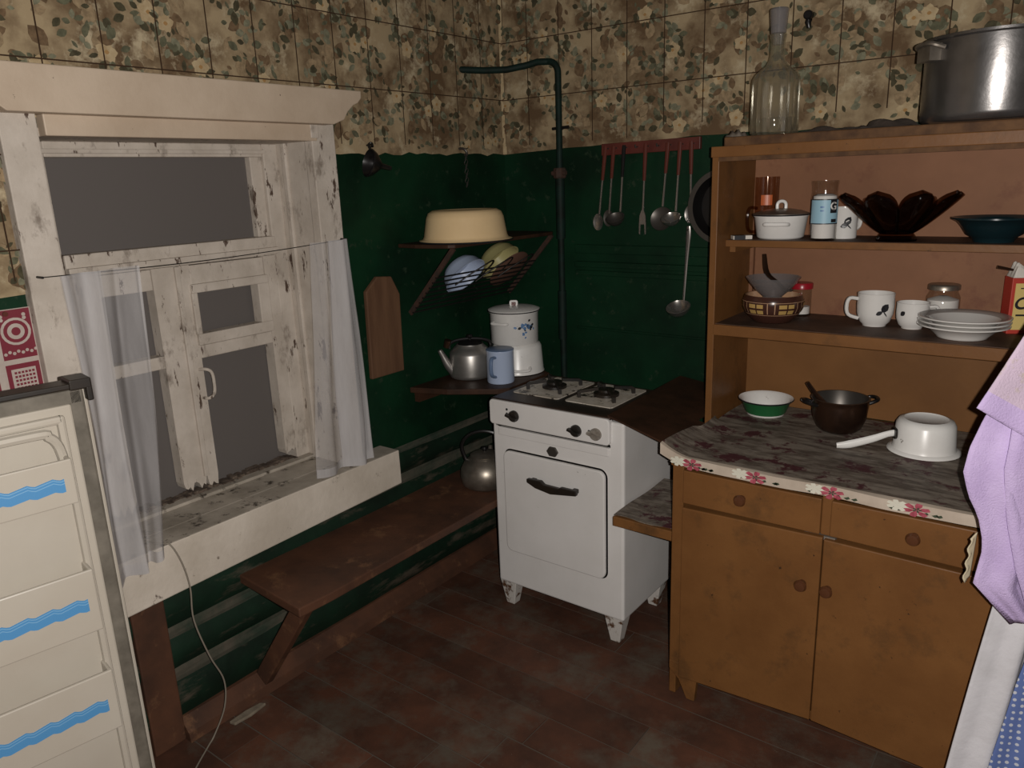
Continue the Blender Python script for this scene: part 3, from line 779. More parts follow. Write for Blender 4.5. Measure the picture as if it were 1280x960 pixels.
# top shelf: z 1.391
Z1 = 1.391
t = put('glass_mug', 'tall brownish glass mug with an orange print behind the casserole', 'mug', -.887, 2.556, Z1)
MB().lathe([(0, 0), (.036, 0), (.037, .1), (.0375, .186), (.036, .186)], 28).build('body', 'glassb', t, smooth=50)
d = MB().grid(lambda u, v: (.0383 * math.cos(FA + (u - .5) * .95), .0383 * math.sin(FA + (u - .5) * .95), .098 + .032 * v), 8, 3); d.build('print', 'orangep', t)
h = MB().tube([(.034, 0, .088), (.060, 0, .09), (.068, 0, .06), (.062, 0, .02), (.035, 0, .012)], .005, 8, flat=1.4); h.xf(Matrix.Rotation(math.radians(230), 4, 'Z')); h.build('handle', 'glassb', t, smooth=True)
t = put('casserole', 'small white enamel casserole with lid on the upper shelf', 'casserole', -.805, 2.455, Z1)
MB().lathe([(0, 0), (.062, 0), (.070, .006), (.079, .066), (.083, .070), (.083, .073), (.077, .073), (.068, .010), (0, .006)], 36).build('body', 'enamelw', t, smooth=50)
ld = MB().lathe([(.0845, .072), (.085, .076), (.060, .085), (.030, .090), (0, .092)], 36).build('lid', ['aluold'], t, smooth=True)
MB().lathe([(.0838, .0705), (.0862, .0725), (.0838, .0765)], 36).build('rim', 'blackp', ld, smooth=True)
kb = MB().tube([(-.013, 0, .088), (-.013, 0, .104), (-.006, 0, .112), (.006, 0, .112), (.013, 0, .104), (.013, 0, .088)], .005, 8); kb.xf(Matrix.Rotation(math.radians(37), 4, 'Z')); kb.build('lid_knob', 'enamelw', ld, smooth=True)
for a in (FA - .15, FA + PI - .45):
    h = MB().tube([(.072, -.034, .046), (.092, -.030, .048), (.097, 0, .048), (.092, .030, .048), (.072, .034, .046)], .006, 8); h.xf(Matrix.Rotation(a, 4, 'Z')); h.build('handle', 'enamelw', t, smooth=True)
t = put('matchbox', 'matchbox lying at the end of the upper shelf', 'matchbox', -.904, 2.395, Z1, math.radians(35))
box('sleeve', 'blackp', -.028, .006, -.018, .018, 0, .013, t); box('tray', 'cardwhite', .005, .027, -.0165, .0165, .001, .012, t); box('tray_end', 'cardwhite', -.031, -.027, -.0165, .0165, .001, .012, t)
t = put('powder_jar', 'glass jar of white powder with a pale blue label', 'jar', -.664, 2.41, Z1)
MB().lathe([(0, 0), (.034, 0), (.037, .005), (.037, .120), (.035, .135), (.0355, .160), (.037, .163), (.037, .172)], 32).build('glass', 'glassc', t, smooth=50)
MB().lathe([(0, .006), (.0325, .007), (.0325, .128), (.02, .134), (0, .130)], 28).build('powder', 'salt', t, smooth=60)
lb = MB().grid(lambda u, v: (.0376 * math.cos(FA + (u - .5) * 2.6), .0376 * math.sin(FA + (u - .5) * 2.6), .048 + .072 * v), 24, 6)
lb.grid(lambda u, v: (.0378 * math.cos(FA + (u - .5) * 2.6), .0378 * math.sin(FA + (u - .5) * 2.6), .048 + .003 * v), 24, 1, 1)
lb.grid(lambda u, v: (.0378 * math.cos(FA + (u - .5) * 2.6), .0378 * math.sin(FA + (u - .5) * 2.6), .117 + .003 * v), 24, 1, 1)
lb.grid(lambda u, v: (.0379 * math.cos(FA + .40 + u * .62), .0379 * math.sin(FA + .40 + u * .62), .080 + .038 * v), 8, 2, 1)
lb.grid(lambda u, v: (.0379 * math.cos(FA - .35 + u * .3), .0379 * math.sin(FA - .35 + u * .3), .085 + .004 * v), 4, 1, 2)
lb.grid(lambda u, v: (.0379 * math.cos(FA - .35 + u * .3), .0379 * math.sin(FA - .35 + u * .3), .095 + .005 * v), 4, 1, 2)
lb.grid(lambda u, v: (.0379 * math.cos(FA + .5 + u * .5), .0379 * math.sin(FA + .5 + u * .5), .053 + .010 * v), 6, 1, 1)
lab = lb.build('label', ['label', 'blackp', 'bluep'], t)
text_mesh('lettering', 'G', .030, 'porcelain', lab, lambda u, v: Vector((.0383 * math.cos(FA + .66 + u / .0383), .0383 * math.sin(FA + .66 + u / .0383), .099 + v)), .0006)
mug('mug', 'white mug with black bud print half behind the powder jar', -.628, 2.497, Z1, .037, .092, 'porcelain', math.radians(60), deco=bud(FA + .05))
# petal bowl of dark amber glass
t = put('petal_bowl', 'dark amber glass bowl shaped like a flower', 'bowl', -.468, 2.432, Z1)
NP = 8; pb = MB()
def petal_pt(k, u, v):
    # v: 0 base .. 1 tip, u: -1..1 across
    a = 2 * PI * k / NP + .2 + PI / NP
    r = .040 + .115 * v ** 1.05; z = .022 + .112 * v ** 1.25
    half = (PI / NP) * (1.12 - .12 * v) * (1 if v < .5 else max(0, 1 - ((v - .5) / .5) ** 2.6) ** .55)
    aa = a + u * half
    rr_ = r * (1 + .07 * (1 - u * u) * v)
    return (rr_ * math.cos(aa), rr_ * math.sin(aa), z - .008 * (1 - u * u) * v)
MB().lathe([(0, 0), (.052, 0), (.054, .006), (.042, .024), (.030, .028), (0, .026)], 32).build('foot', 'glassa', t, smooth=50)
for k in range(NP):
    p_ = MB().grid(lambda u, v: petal_pt(k, u * 2 - 1, v), 10, 14); p_.build('petal', 'glassa', t, smooth=180, solid=.004)
t = put('bowl', 'dark teal bowl with flared rim on the upper shelf', 'bowl', -.232, 2.448, Z1)
MB().lathe([(0, 0), (.048, 0), (.050, .006), (.056, .014), (.066, .020), (.080, .042), (.090, .054), (.105, .062), (.105, .066), (.088, .058), (.060, .018), (0, .008)], 40).build('body', 'teal', t, smooth=50)

# middle shelf: z 1.1355
Z2 = 1.1355
t = put('ceramic_bowl', 'brown ceramic bowl with ochre checks on the lower shelf', 'bowl', -.803, 2.415, Z2)
MB().lathe([(0, 0, 1), (.055, 0, 1), (.060, .004, 1), (.080, .026, 1), (.091, .048, 1), (.092, .066, 1), (.089, .078, 1), (.085, .086, 0), (.080, .086, 0), (.078, .066, 0), (0, .060, 0)], 48, m=0).build('body', ['clay', 'claybrown'], t, smooth=50)
ck = MB()
def band(a0, a1, z0, z1, m):
    def R(z): return .0806 + (z - .026) / .022 * .0110 if z < .048 else (.0916 + (z - .048) / .018 * .001 if z < .066 else .0926 - (z - .066) / .012 * .003)
    ck.grid(lambda u, v: ((R(z0 + (z1 - z0) * v) + .0012) * math.cos(a0 + (a1 - a0) * u), (R(z0 + (z1 - z0) * v) + .0012) * math.sin(a0 + (a1 - a0) * u), z0 + (z1 - z0) * v), 6, 2, m)
for k in range(6):
    a = 2 * PI * k / 6
    for (b0, b1) in ((0, .26), (.31, .53)):
        band(a + b0, a + b1, .034, .046, 0); band(a + b0, a + b1, .052, .064, 0)
    band(a + .66, a + .69, .034, .068, 1); band(a + .90, a + .93, .034, .068, 1)
for q in range(24): band(2 * PI * q / 24, 2 * PI * (q + 1) / 24, .0685, .0700, 1); band(2 * PI * q / 24, 2 * PI * (q + 1) / 24, .0295, .0310, 1)
ck.build('checks', ['clayyellow', 'clay'], t)
t = put('glass_dish', 'footed grey glass dish standing in the ceramic bowl', 'dish', -.806, 2.415, Z2 + .062)
MB().lathe([(0, 0), (.034, 0), (.030, .010), (.028, .016), (.050, .036), (.070, .060), (.082, .078)], 36, rib=.02).build('bowl', 'glassg', t, smooth=60)
t = put('spoon', 'dark spoon standing in the footed glass dish', 'spoon', -.806, 2.415, Z2 + .088)
s_ = MB().tube([(.040, .004, .008), (.005, .030, .030), (-.042, .064, .054), (-.060, .083, .112)], [.004, .004, .0055, .004], 8, flat=1.8); s_.build('handle', 'brownpot', t, smooth=True)
s_ = MB().lathe([(0, -.004), (.012, -.002), (.017, .004), (.012, .002), (0, 0)], 16, (.044, .002, .010), sx=1.2, sy=.8); s_.build('spoon_bowl', 'steel', t, smooth=True)
t = put('red_lid_jar', 'small jar with a red lid behind the ceramic bowl', 'jar', -.757, 2.552, Z2)
MB().lathe([(0, 0), (.029, 0), (.031, .006), (.031, .085), (.028, .092)], 28).build('glass', 'glassc', t, smooth=50)
MB().lathe([(0, .006), (.027, .007), (.027, .03), (0, .032)], 24).build('powder', 'salt', t, smooth=50)
MB().lathe([(.0, .088), (.034, .088), (.0345, .104), (.032, .107), (0, .107)], 32).build('lid', 'redlid', t, smooth=50)
mug('mug', 'rounded white mug with a black flower on the lower shelf', -.516, 2.476, Z2, .052, .098, 'porcelain', math.radians(205), deco=[(FA + .12, .45, .020, .013, .5, 0), (FA + .42, .60, .030, .022, .9, 0), (FA + .26, .5, .036, .004, .8, 0), (FA + .45, .42, .022, .004, -.9, 0)], round_=True)
mug('teacup', 'small white teacup between the rounded mug and the salt jar', -.414, 2.476, Z2, .044, .076, 'porcelain', math.radians(18), deco=[(FA - .75, .62, .018, .014, .8, 0)], round_=True, hr=.005)
t = put('salt_jar', 'lidded glass jar half full of salt behind the plates', 'jar', -.350, 2.551, Z2)
MB().lathe([(0, 0), (.042, 0), (.045, .006), (.045, .085), (.038, .100), (.038, .112)], 32).build('glass', 'glassc', t, smooth=50)
MB().lathe([(0, .007), (.0415, .008), (.0415, .078), (.012, .088), (0, .086)], 28).build('salt', 'salt', t, smooth=60)
MB().lathe([(0, .111), (.043, .108), (.043, .120), (.040, .123), (0, .122)], 32).build('lid', 'aluold', t, smooth=50)
for k in range(3):
    t = put('soup_plate', ['lowest white soup plate of the stack on the lower shelf', 'middle white soup plate of the stack on the lower shelf', 'topmost white soup plate of the stack with grey rim'][k], 'plate', -.274 + .001 * k, 2.395 - .001 * k, Z2 + .0112 * k, group='stacked soup plates')
    mm = 1 if k == 2 else 0
    MB().lathe([(0, 0), (.058, 0), (.062, .002), (.064, .006), (.086, .026), (.1125, .035), (.113, .038), (.110, .039, mm), (.086, .032), (.060, .011), (0, .009)], 44).build('plate', ['porcelain', 'greyrim'], t, smooth=60)
t = put('carton_box', 'red and yellow carton with white paper top beside the plates', 'carton', -.144, 2.541, Z2, math.radians(25))
box('carton', 'cardred', -.052, .052, -.028, .028, 0, .155, t, .002)
box('panel', 'cardyellow', -.043, .043, -.0295, -.027, .012, .140, t)
MB().grid(lambda u, v: (-.050 + .1 * u, -.026 + .052 * v, .155 + (.028 + .008 * math.sin(13 * u) + .006 * math.sin(17 * v)) * min(1, 8 * min(u, 1 - u, v, 1 - v) + .0)), 18, 12).build('paper_top', 'cardwhite', t)
text_mesh('lettering', 'Co', .046, 'blackp', t, lambda u, v: Vector((u - .012 + v * .2, -.0302, .084 + v)), .0012)
box('print_line', 'blackp', -.035, .03, -.0305, -.0295, .050, .055, t); box('print_line', 'blackp', -.03, .01, -.0305, -.0295, .125, .128, t)
t = put('tea_spoon', 'brown spoon handle sticking out of the paper top of the carton', 'spoon', -.162, 2.536, Z2 + .160)
MB().tube([(.02, 0, .004), (-.02, -.012, .013), (-.060, -.020, .021)], [.003, .0035, .005], 8, flat=1.6).build('handle', 'brownpot', t, smooth=True)

# counter: z .806
t = put('enamel_bowl', 'green enamel bowl with white inside on the oilcloth', 'bowl', -.833, 2.485, ZC)
MB().lathe([(0, 0, 0), (.060, 0, 0), (.062, .006, 1), (.066, .010, 1), (.079, .044, 1), (.088, .050, 2), (.0905, .0525, 2), (.088, .055, 0), (.078, .050, 0), (.060, .010, 0), (0, .007, 0)], 40).build('body', ['enamelw', 'greenen', 'blackp'], t, smooth=50)
t = put('cooking_pot', 'brown burnt two-handled cooking pot on the oilcloth', 'pot', -.585, 2.435, ZC)
MB().lathe([(0, 0, 0), (.055, 0, 0), (.066, .010, 0), (.078, .040, 0), (.083, .085, 0), (.083, .098, 0), (.086, .101, 0), (.086, .104, 1), (.080, .104, 1), (.078, .06, 1), (.055, .012, 1), (0, .009, 1)], 40).build('body', ['brownpot', 'darksteel'], t, smooth=50)
for a in (math.radians(37.5), math.radians(217.5)):
    h = MB().tube([(.080, -.022, .086), (.100, -.024, .094), (.112, -.012, .097), (.112, .012, .097), (.100, .024, .094), (.080, .022, .086)], .006, 8); h.xf(Matrix.Rotation(a, 4, 'Z')); h.build('handle', 'blackpot', t, smooth=True)
t = put('wooden_spoon', 'brown spoon leaning in the burnt cooking pot', 'spoon', -.585, 2.435, ZC + .012)
MB().tube([(.045, .014, .006), (-.018, -.006, .050), (-.064, -.020, .091), (-.094, -.030, .134)], [.007, .006, .008, .006], 8, flat=1.6).build('handle', 'brownpot', t, smooth=True)
t = put('saucepan', 'white enamel saucepan turned upside down on the oilcloth', 'saucepan', -.332, 2.36, ZC)
MB().lathe([(.072, .012), (.0925, .0), (.096, .002), (.094, .006), (.084, .010), (.081, .020), (.077, .080), (.070, .092), (.058, .096), (.054, .092), (0, .090)], 44).build('body', 'enamelw', t, smooth=50)
ha = math.radians(206)
h = MB().tube([(.080, 0, .050), (.100, 0, .046), (.140, 0, .030), (.20, 0, .012), (.235, 0, .007)], [.010, .009, .011, .012, .008], 10, flat=.55); h.xf(Matrix.Rotation(ha, 4, 'Z')); hh = h.build('handle', 'enamelw', t, smooth=True)
h = MB().prism(rrect(-.018, .018, .035, .066, .010), 'x', .077, .083); h.xf(Matrix.Rotation(ha, 4, 'Z')); h.build('handle_plate', 'black', t)

# ------------------------------------------------------------------ wall shelf with draining wires (left wall, by the corner)
t = thing('dish_shelf', 'dark brown wall shelf with wire dish drainer under the yellow basin', 'shelf', (WX, 2.34, 1.38))
bpts = [(.005, -.325), (.10, -.335), (.235, -.310), (.252, -.29), (.255, .31), (.24, .335), (.005, .335)]
MB().prism(bpts, 'z', -.008, .006).build('shelf_board', 'darkbrown', t, bevel=.003)
for yy in (-.292, .320):
    MB().bar((.012, yy, -.255), (.245, yy, -.008), .018, .008, up=(0, 1, 0)).build('brace', 'rust', t)
for k in range(8):
    f = .03 + .078 * k
    MB().tube([(.012 + .233 * f + .010, -.296, -.255 + .247 * f - .002), (.012 + .233 * f + .010, .324, -.255 + .247 * f - .002)], .0032, 6).build('wire', 'wire', t)
def slope(f, y_, off): return (.022 + .233 * f - .727 * off, y_ - 2.34, -.257 + .247 * f + .686 * off)
for y0 in (2.19, 2.31, 2.45):
    MB().tube([slope(.40, y0, -.004), slope(.55, y0 + .03, -.010), slope(.72, y0 + .09, -.014), slope(.76, y0 + .125, -.012), slope(.68, y0 + .14, -.010), slope(.50, y0 + .13, -.004)], .0026, 6).build('divider', 'wire', t)
def leaning(name, label, cat, m, prof, loc, axis, mats=None):
    t = thing(name, label, cat, loc)
    b = MB().lathe(prof, 36); q = Vector((0, 0, 1)).rotation_difference(Vector(axis).normalized()).to_matrix().to_4x4(); b.xf(q)
    b.build('body', mats or m, t, smooth=50); return t
bowlp = [(0, 0), (.040, 0), (.062, .012), (.080, .036), (.088, .062), (.090, .064), (.085, .064), (.058, .014), (0, .005)]
def on_wires(f, y_, off): a = slope(f, y_, off); return (WX + a[0], 2.34 + a[1], 1.38 + a[2])
DN = (.727, 0, -.686)
leaning('blue_bowl', 'pale blue enamel bowl leaning in the wire dish drainer', 'bowl', 'blue', bowlp, on_wires(.50, 2.232, .0675), DN)
leaning('yellow_bowl', 'pale yellow bowl beside the blue one in the wire drainer', 'bowl', 'paleyellow', bowlp, on_wires(.56, 2.452, .0875), DN)
leaning('brown_plate', 'brown clay plate standing at the end of the wire drainer', 'plate', 'brownplate', [(0, 0), (.055, 0), (.082, .008), (.097, .015), (.097, .019), (.08, .014), (0, .006)], on_wires(.42, 2.545, .0033), (-.727, 0, .686))
t = thing('basin', 'cream yellow enamel basin upside down on the wall shelf', 'basin', (-1.872, 2.195, 1.386))
MB().lathe([(.150, .004, 0), (.172, .000, 1), (.175, .002, 1), (.172, .006, 0), (.158, .010, 0), (.153, .020, 0), (.142, .085, 0), (.134, .103, 0), (.118, .112, 0), (.108, .112, 0), (.10, .109, 0), (0, .108, 0)], 56).build('body', ['yellow', 'blackp'], t, smooth=50)

# ------------------------------------------------------------------ corner shelf at stove height with its pots
t = thing('corner_shelf', 'dark brown corner shelf level with the stove top', 'shelf', (WX, 2.40, .82))
MB().prism([(.003, -.375), (.15, -.325), (.315, -.225), (.345, -.19), (.345, .06), (.345, .075), (.003, .27)], 'z', 0, .022).build('shelf_board', 'darkbrown', t, bevel=.003)
box('cleat', 'darkbrown', .002, .025, -.35, .25, -.04, .001, t)
ZS = .842
def kettle(name, label, x, y, z, r, h, spout_a, m, lidm, flat_top=True):
    t = thing(name, label, 'kettle', (x, y, z))
    if flat_top: prof = [(0, 0), (r * .92, 0), (r * .99, .005), (r, .014), (r * .985, h * .70), (r * .95, h * .76), (r * .78, h * .88), (r * .64, h * .96), (r * .62, h)]
    else: prof = [(0, 0), (r * .80, 0), (r * .94, .012), (r, h * .34), (r * .97, h * .55), (r * .80, h * .82), (r * .58, h * .93), (r * .50, h)]
    MB().lathe(prof, 40).build('body', m, t, smooth=50)
    ld = MB().lathe([(r * .56, h * .985), (r * .58, h * 1.01), (r * .45, h * 1.07), (r * .15, h * 1.12), (0, h * 1.12)], 32).build('lid', lidm, t, smooth=True)
    MB().lathe([(0, h * 1.11), (.008, h * 1.11), (.008, h * 1.15), (.014, h * 1.20), (.010, h * 1.26), (0, h * 1.27)], 16).build('lid_knob', 'blackpot', ld, smooth=True)
    sp = MB().tube([(r * .84, 0, h * .22), (r * 1.10, 0, h * .42), (r * 1.32, 0, h * .70), (r * 1.46, 0, h * .88)], [.022, .018, .012, .009], 12); sp.xf(Matrix.Rotation(spout_a, 4, 'Z')); sp.build('spout', m, t, smooth=True)
    return t
k1 = kettle('kettle', 'dull aluminium kettle with long spout on the corner shelf', -1.953, 2.282, ZS, .085, .134, math.radians(236), 'alukettle', 'blackpot')
h = MB().tube([(-.082, 0, .115), (-.080, 0, .135), (-.05, 0, .148), (.0, 0, .152), (.05, 0, .148), (.080, 0, .135), (.082, 0, .115)], .0065, 8); h.xf(Matrix.Rotation(math.radians(42), 4, 'Z')); h.build('handle', 'blackpot', k1, smooth=True)
h = MB().lathe([(0, 0), (.014, 0), (.014, .03), (0, .03)], 16); h.xf(Matrix.Translation((-.072, -.058, .122)) @ Matrix.Rotation(.3, 4, 'Y')); h.build('handle_ferrule', 'brownpot', k1, smooth=40)
k2 = kettle('kettle', 'tarnished round kettle standing on the brown bench', -1.835, 2.20, .430, .100, .125, math.radians(120), 'aluold', 'aluold', False)
h = MB().tube([(-.075, 0, .10), (-.090, 0, .16), (-.06, 0, .205), (0, 0, .222), (.06, 0, .205), (.090, 0, .16), (.075, 0, .10)], .007, 8); h.xf(Matrix.Rotation(math.radians(30), 4, 'Z')); h.build('handle', 'blackpot', k2, smooth=True)
t = mug('blue_mug', 'pale blue enamel mug turned upside down on the corner shelf', -1.795, 2.272, ZS, .053, .127, 'blue', math.radians(-75), hr=.006)
MB().lathe([(.0, .1268), (.0535, .1268), (.0545, .1285), (.050, .131), (0, .130)], 32).build('base_rim', 'bluedark', t, smooth=50)
t = thing('saucepot', 'white enamel pot turned upside down under the flowered pot', 'pot', (-1.842, 2.445, ZS))
MB().lathe([(.100, .002, 1), (.107, .0, 1), (.109, .003, 0), (.106, .010, 0), (.099, .105, 0), (.092, .117, 0), (.080, .120, 0), (0, .119, 0)], 44).build('body', ['enamelw', 'blackp'], t, smooth=50)
for a in (math.radians(-45), math.radians(135)):
    h = MB().tube([(.100, -.035, .034), (.118, -.030, .026), (.122, 0, .024), (.118, .030, .026), (.100, .035, .034)], .006, 8); h.xf(Matrix.Rotation(a, 4, 'Z')); h.build('handle', 'enamelw', t, smooth=True)
t = thing('flowered_pot', 'white enamel pot with blue flower print and lid', 'pot', (-1.848, 2.440, ZS + .118))
MB().lathe([(0, 0, 0), (.088, 0, 0), (.095, .006, 0), (.097, .125, 0), (.104, .131, 1), (.105, .134, 1), (.097, .135, 0), (.092, .010, 0), (0, .006, 0)], 44).build('body', ['enamelw', 'blackp'], t, smooth=50)
ld = MB().lathe([(.103, .135), (.104, .138), (.085, .145), (.05, .149), (0, .151)], 40).build('lid', 'enamelw', t, smooth=True)
MB().prism(rrect(-.017, .017, .148, .172, .008), 'y', -.006, .006).xf(Matrix.Rotation(math.radians(37), 4, 'Z')).build('lid_knob', 'enamelw', ld, bevel=.002)
MB().prism(rrect(-.009, .009, .151, .165, .003), 'y', -.0075, .0075).xf(Matrix.Rotation(math.radians(37), 4, 'Z')).build('knob_cork', 'handlered', ld)
h = MB().tube([(.094, -.034, .092), (.108, -.032, .092), (.110, 0, .092), (.108, .032, .092), (.094, .034, .092)], .006, 8); h.xf(Matrix.Rotation(math.radians(-88), 4, 'Z')); h.build('handle', 'enamelw', t, smooth=True)
d = MB(); rr = random.Random(12)
for k in range(26):
    a = math.radians(-27) + rr.gauss(0, .17); z = .070 + rr.gauss(0, .016); L = rr.uniform(.010, .020); ro = rr.uniform(0, 3.1)
    pts = []
    for px, py in [(-.5, 0), (-.2, .3), (.2, .3), (.5, 0), (.2, -.3), (-.2, -.3)]:
        u = L * (px * math.cos(ro) - py * math.sin(ro)); v = L * (px * math.sin(ro) + py * math.cos(ro)); aa = a + u / .097
        pts.append((.0985 * math.cos(aa), .0985 * math.sin(aa), z + v))
    d.poly(pts, 0 if k % 3 else 1)
d.build('print', ['bluep', 'blackp'], t)

# ------------------------------------------------------------------ things on the left wall
o = MB().prism([(1.829, 1.236), (1.886, 1.283), (1.955, 1.276), (1.991, 1.208), (1.986, .921), (1.824, .921)], 'x', WX + .004, WX + .022).build('cutting_board', 'wood', bevel=.004)
tag(o, 'brown wooden cutting board hanging on the green wall', 'cutting board')
t = thing('ladle_funnel', 'black metal funnel hanging from a nail beside the window', 'funnel', (WX + .002, 1.90, 1.72))
fn_ = MB().lathe([(.045, 0), (.048, .003), (.040, .020), (.018, .042), (.010, .050), (.007, .085), (.005, .085), (.007, .05), (.036, .018), (.045, 0)], 28)
fn_.xf(Matrix.Translation((.048, -.040, -.050)) @ Matrix.Rotation(math.radians(-105), 4, 'X') @ Matrix.Rotation(math.radians(18), 4, 'Y'))
fn_.build('cone', 'blackpot', t, smooth=50)
MB().tube([(.035, -.015, -.035), (.025, 0, -.015), (.015, 0, .008), (.02, .008, .014), (.026, .006, .002)], .005, 8).build('loop', 'blackpot', t, smooth=True)
MB().tube([(-.01, 0, .006), (.035, 0, .012)], .003, 8).build('nail', 'wire', t)
t = thing('wall_hook', 'small dark metal hook and chain where wallpaper meets green paint', 'hook', (WX + .002, 2.385, 1.72))
MB().tube([(-.008, 0, 0), (.022, 0, .0), (.034, .006, -.012), (.03, .010, -.026), (.02, .012, -.022)], .005, 8).build('hook', 'darksteel', t, smooth=True)
for k in range(7):
    c = MB(); c.tube([(.026 + .004 * math.cos(a), .010 + .009 * math.sin(a) * (1 if k % 2 else .3), -.034 - .017 * k + .010 * math.cos(a)) for a in [2 * PI * i / 10 for i in range(11)]], .0017, 6); c.build('chain_link', 'darksteel', t)
# patterned sheet low left of the window
t = thing('patterned_oilcloth', 'dark red and white patterned sheet pinned left of the window', 'oilcloth', (WX + .002, .35, 1.0))
sh = MB().box(.002, .006, -1.0, .416, -.338, .345).build('sheet', 'oilwhite', t)
pr = MB(); px_ = .0066
def pq(y0, y1, z0, z1, m=0, d=0): pr.poly([(px_ + d, y0, z0), (px_ + d, y1, z0), (px_ + d, y1, z1), (px_ + d, y0, z1)], m)
def ring(cy, cz, R, m, d, n=20): pr.poly([(px_ + d, cy + R * math.cos(2 * PI * i / n), cz + R * math.sin(2 * PI * i / n)) for i in range(n)], m)
for k in range(8):
    y0 = .335 - k * .092
    for j in range(4):
        z0 = .225 - j * .13
        if (k + j) % 2 == 0:
            pq(y0 + .004, y0 + .078, z0, z0 + .118)
            cy, cz = y0 + .041, z0 + .066
            ring(cy, cz, .033, 1, .0003); ring(cy, cz, .027, 0, .0006); ring(cy, cz, .019, 1, .0009); ring(cy, cz, .010, 0, .0012)
            for g in range(8): ring(y0 + .010 + .0095 * (g % 8), z0 + .014 + .004 * (g % 2), .004, 1, .0003, 8)
            for g in range(4): ring(y0 + .014 + .05 * (g % 2), z0 + .104 - .008 * (g // 2), .0045, 1, .0003, 8)
        else:
            pq(y0 + .004, y0 + .078, z0, z0 + .118); pq(y0 + .014, y0 + .068, z0 + .012, z0 + .106, 1, .0003)
            for g in range(6):
                for h_ in range(9): pq(y0 + .020 + .0078 * g, y0 + .0255 + .0078 * g, z0 + .018 + .0095 * h_, z0 + .0235 + .0095 * h_, 0, .0006)
pr.build('pattern', ['oilred', 'oilwhite'], t)
MB().tube([(.0, .36, .335), (.012, .36, .335)], .006, 10).build('pin', 'handlered', t)

# ------------------------------------------------------------------ gas pipe in the corner
t = thing('gas_pipe', 'dark green gas pipe bending across the corner and down behind the stove', 'pipe', (-1.74, 2.63, 0))
pp = [(-.315, -.215, 2.012), (-.25, -.14, 2.008), (-.19, -.075, 2.010), (-.13, -.03, 2.022), (-.085, -.012, 2.032), (-.05, -.004, 2.030)]
for i in range(7):
    a = PI / 2 * i / 6; pp.append((-.045 + .045 * math.sin(a), 0, 1.985 + .045 * math.cos(a)))
pp += [(0, 0, 1.9), (0, 0, 1.3), (.003, 0, .80), (.003, 0, .428)]
MB().tube(pp, .0125, 14).build('pipe', 'pipe', t, smooth=True)
MB().tube([(-.030, 0, 1.783), (.045, .0, 1.786)], .006, 8).tube([(.02, 0, 1.785), (.02, .05, 1.785)], .005, 8).build('clamp', 'blackpot', t)
MB().lathe([(0, 1.595), (.022, 1.595), (.026, 1.60), (.026, 1.628), (.022, 1.635), (0, 1.635)], 8).build('coupling', 'rust', t, smooth=30)
MB().tube([(-.03, -.01, 1.615), (.035, -.01, 1.615)], .009, 8).build('valve_lever', 'rust', t)
MB().lathe([(0, 1.36), (.018, 1.36), (.018, 1.60), (0, 1.60)], 14).build('sleeve', 'pipe', t, smooth=40)
MB().lathe([(0, .95), (.017, .95), (.017, 1.15), (0, 1.15)], 14).build('sleeve', 'pipe', t, smooth=40)

# ------------------------------------------------------------------ utensil rack on the right wall
t = thing('utensil_rack', 'red wooden utensil rack on the green wall', 'rack', (-1.37, WY, 1.695))
MB().prism([(-.20, -.022), (.20, -.017), (.20, .026), (-.20, .021)], 'y', -.018, -.001).build('board', 'rackred', t, bevel=.002)
hx = [-1.539, -1.504, -1.460, -1.415, -1.371, -1.328, -1.282, -1.235, -1.193]
for x in hx:
    MB().tube([(x + 1.37, -.016, .004), (x + 1.37, -.034, .0), (x + 1.37, -.038, .010)], .0028, 6).build('hook', 'darksteel', t)
def utensil(name, label, x, kind, lean, length, hm='handlered', group='utensils on the red rack', back=0):
    t = thing(name, label, 'utensil', (x, WY - .040, 1.702))
    L = length
    def P(f): return (lean * f, back * max(f, 0), -L * f)
    MB().tube([P(-.015), P(.06), P(.22), P(.40)], [.007, .0085, .0075, .006], 8, flat=.7).build('handle', hm, t, smooth=True)
    MB().tube([P(.38), P(.6), P(.86)], [.0042, .004, .005], 8, flat=.6).build('shaft', 'steel', t, smooth=True)
    e = P(.92)
    b = MB()
    if kind == 'spoon':
        b.lathe([(0, -.008), (.012, -.006), (.020, 0), (.022, .004), (.019, .003), (0, -.005)], 20, sy=1.45)
        b.xf(Matrix.Translation(e) @ Matrix.Rotation(PI / 2, 4, 'X'))
    elif kind == 'ladle':
        b.lathe([(0, -.026), (.018, -.022), (.032, -.008), (.037, .006), (.035, .007), (.028, -.006), (0, -.022)], 24)
        b.xf(Matrix.Translation((e[0], e[1] - .036, e[2] - .008)) @ Matrix.Rotation(math.radians(28), 4, 'X'))
    elif kind == 'skimmer':
        b.lathe([(0, -.010), (.030, -.006), (.044, .002), (.043, .005), (.030, -.003), (0, -.007)], 28)
        b.xf(Matrix.Translation((e[0], e[1] - .004, e[2] - .030)) @ Matrix.Rotation(math.radians(74), 4, 'X'))
    elif kind == 'fork':
        b.prism([(-.012, 0), (-.014, -.03), (-.014, -.066), (-.010, -.070), (-.008, -.032), (.008, -.032), (.010, -.070), (.014, -.066), (.014, -.03), (.012, 0), (.004, .02), (-.004, .02)], 'y', -.0025, .0025)
        b.xf(Matrix.Translation(P(.80)))
    b.build('head', 'steel' if 'dark' not in label else 'darksteel', t, smooth=50)
    return tag(t, label, 'utensil', group)
utensil('serving_spoon', 'bright serving spoon hanging at the end of the red rack', hx[0], 'spoon', -.035, .30)
utensil('serving_spoon', 'dark serving spoon hanging behind the bright one', hx[1], 'spoon', -.036, .285, back=.022)
utensil('ladle', 'small ladle with dark handle on the red rack', hx[2], 'ladle', -.018, .275, 'blackpot')
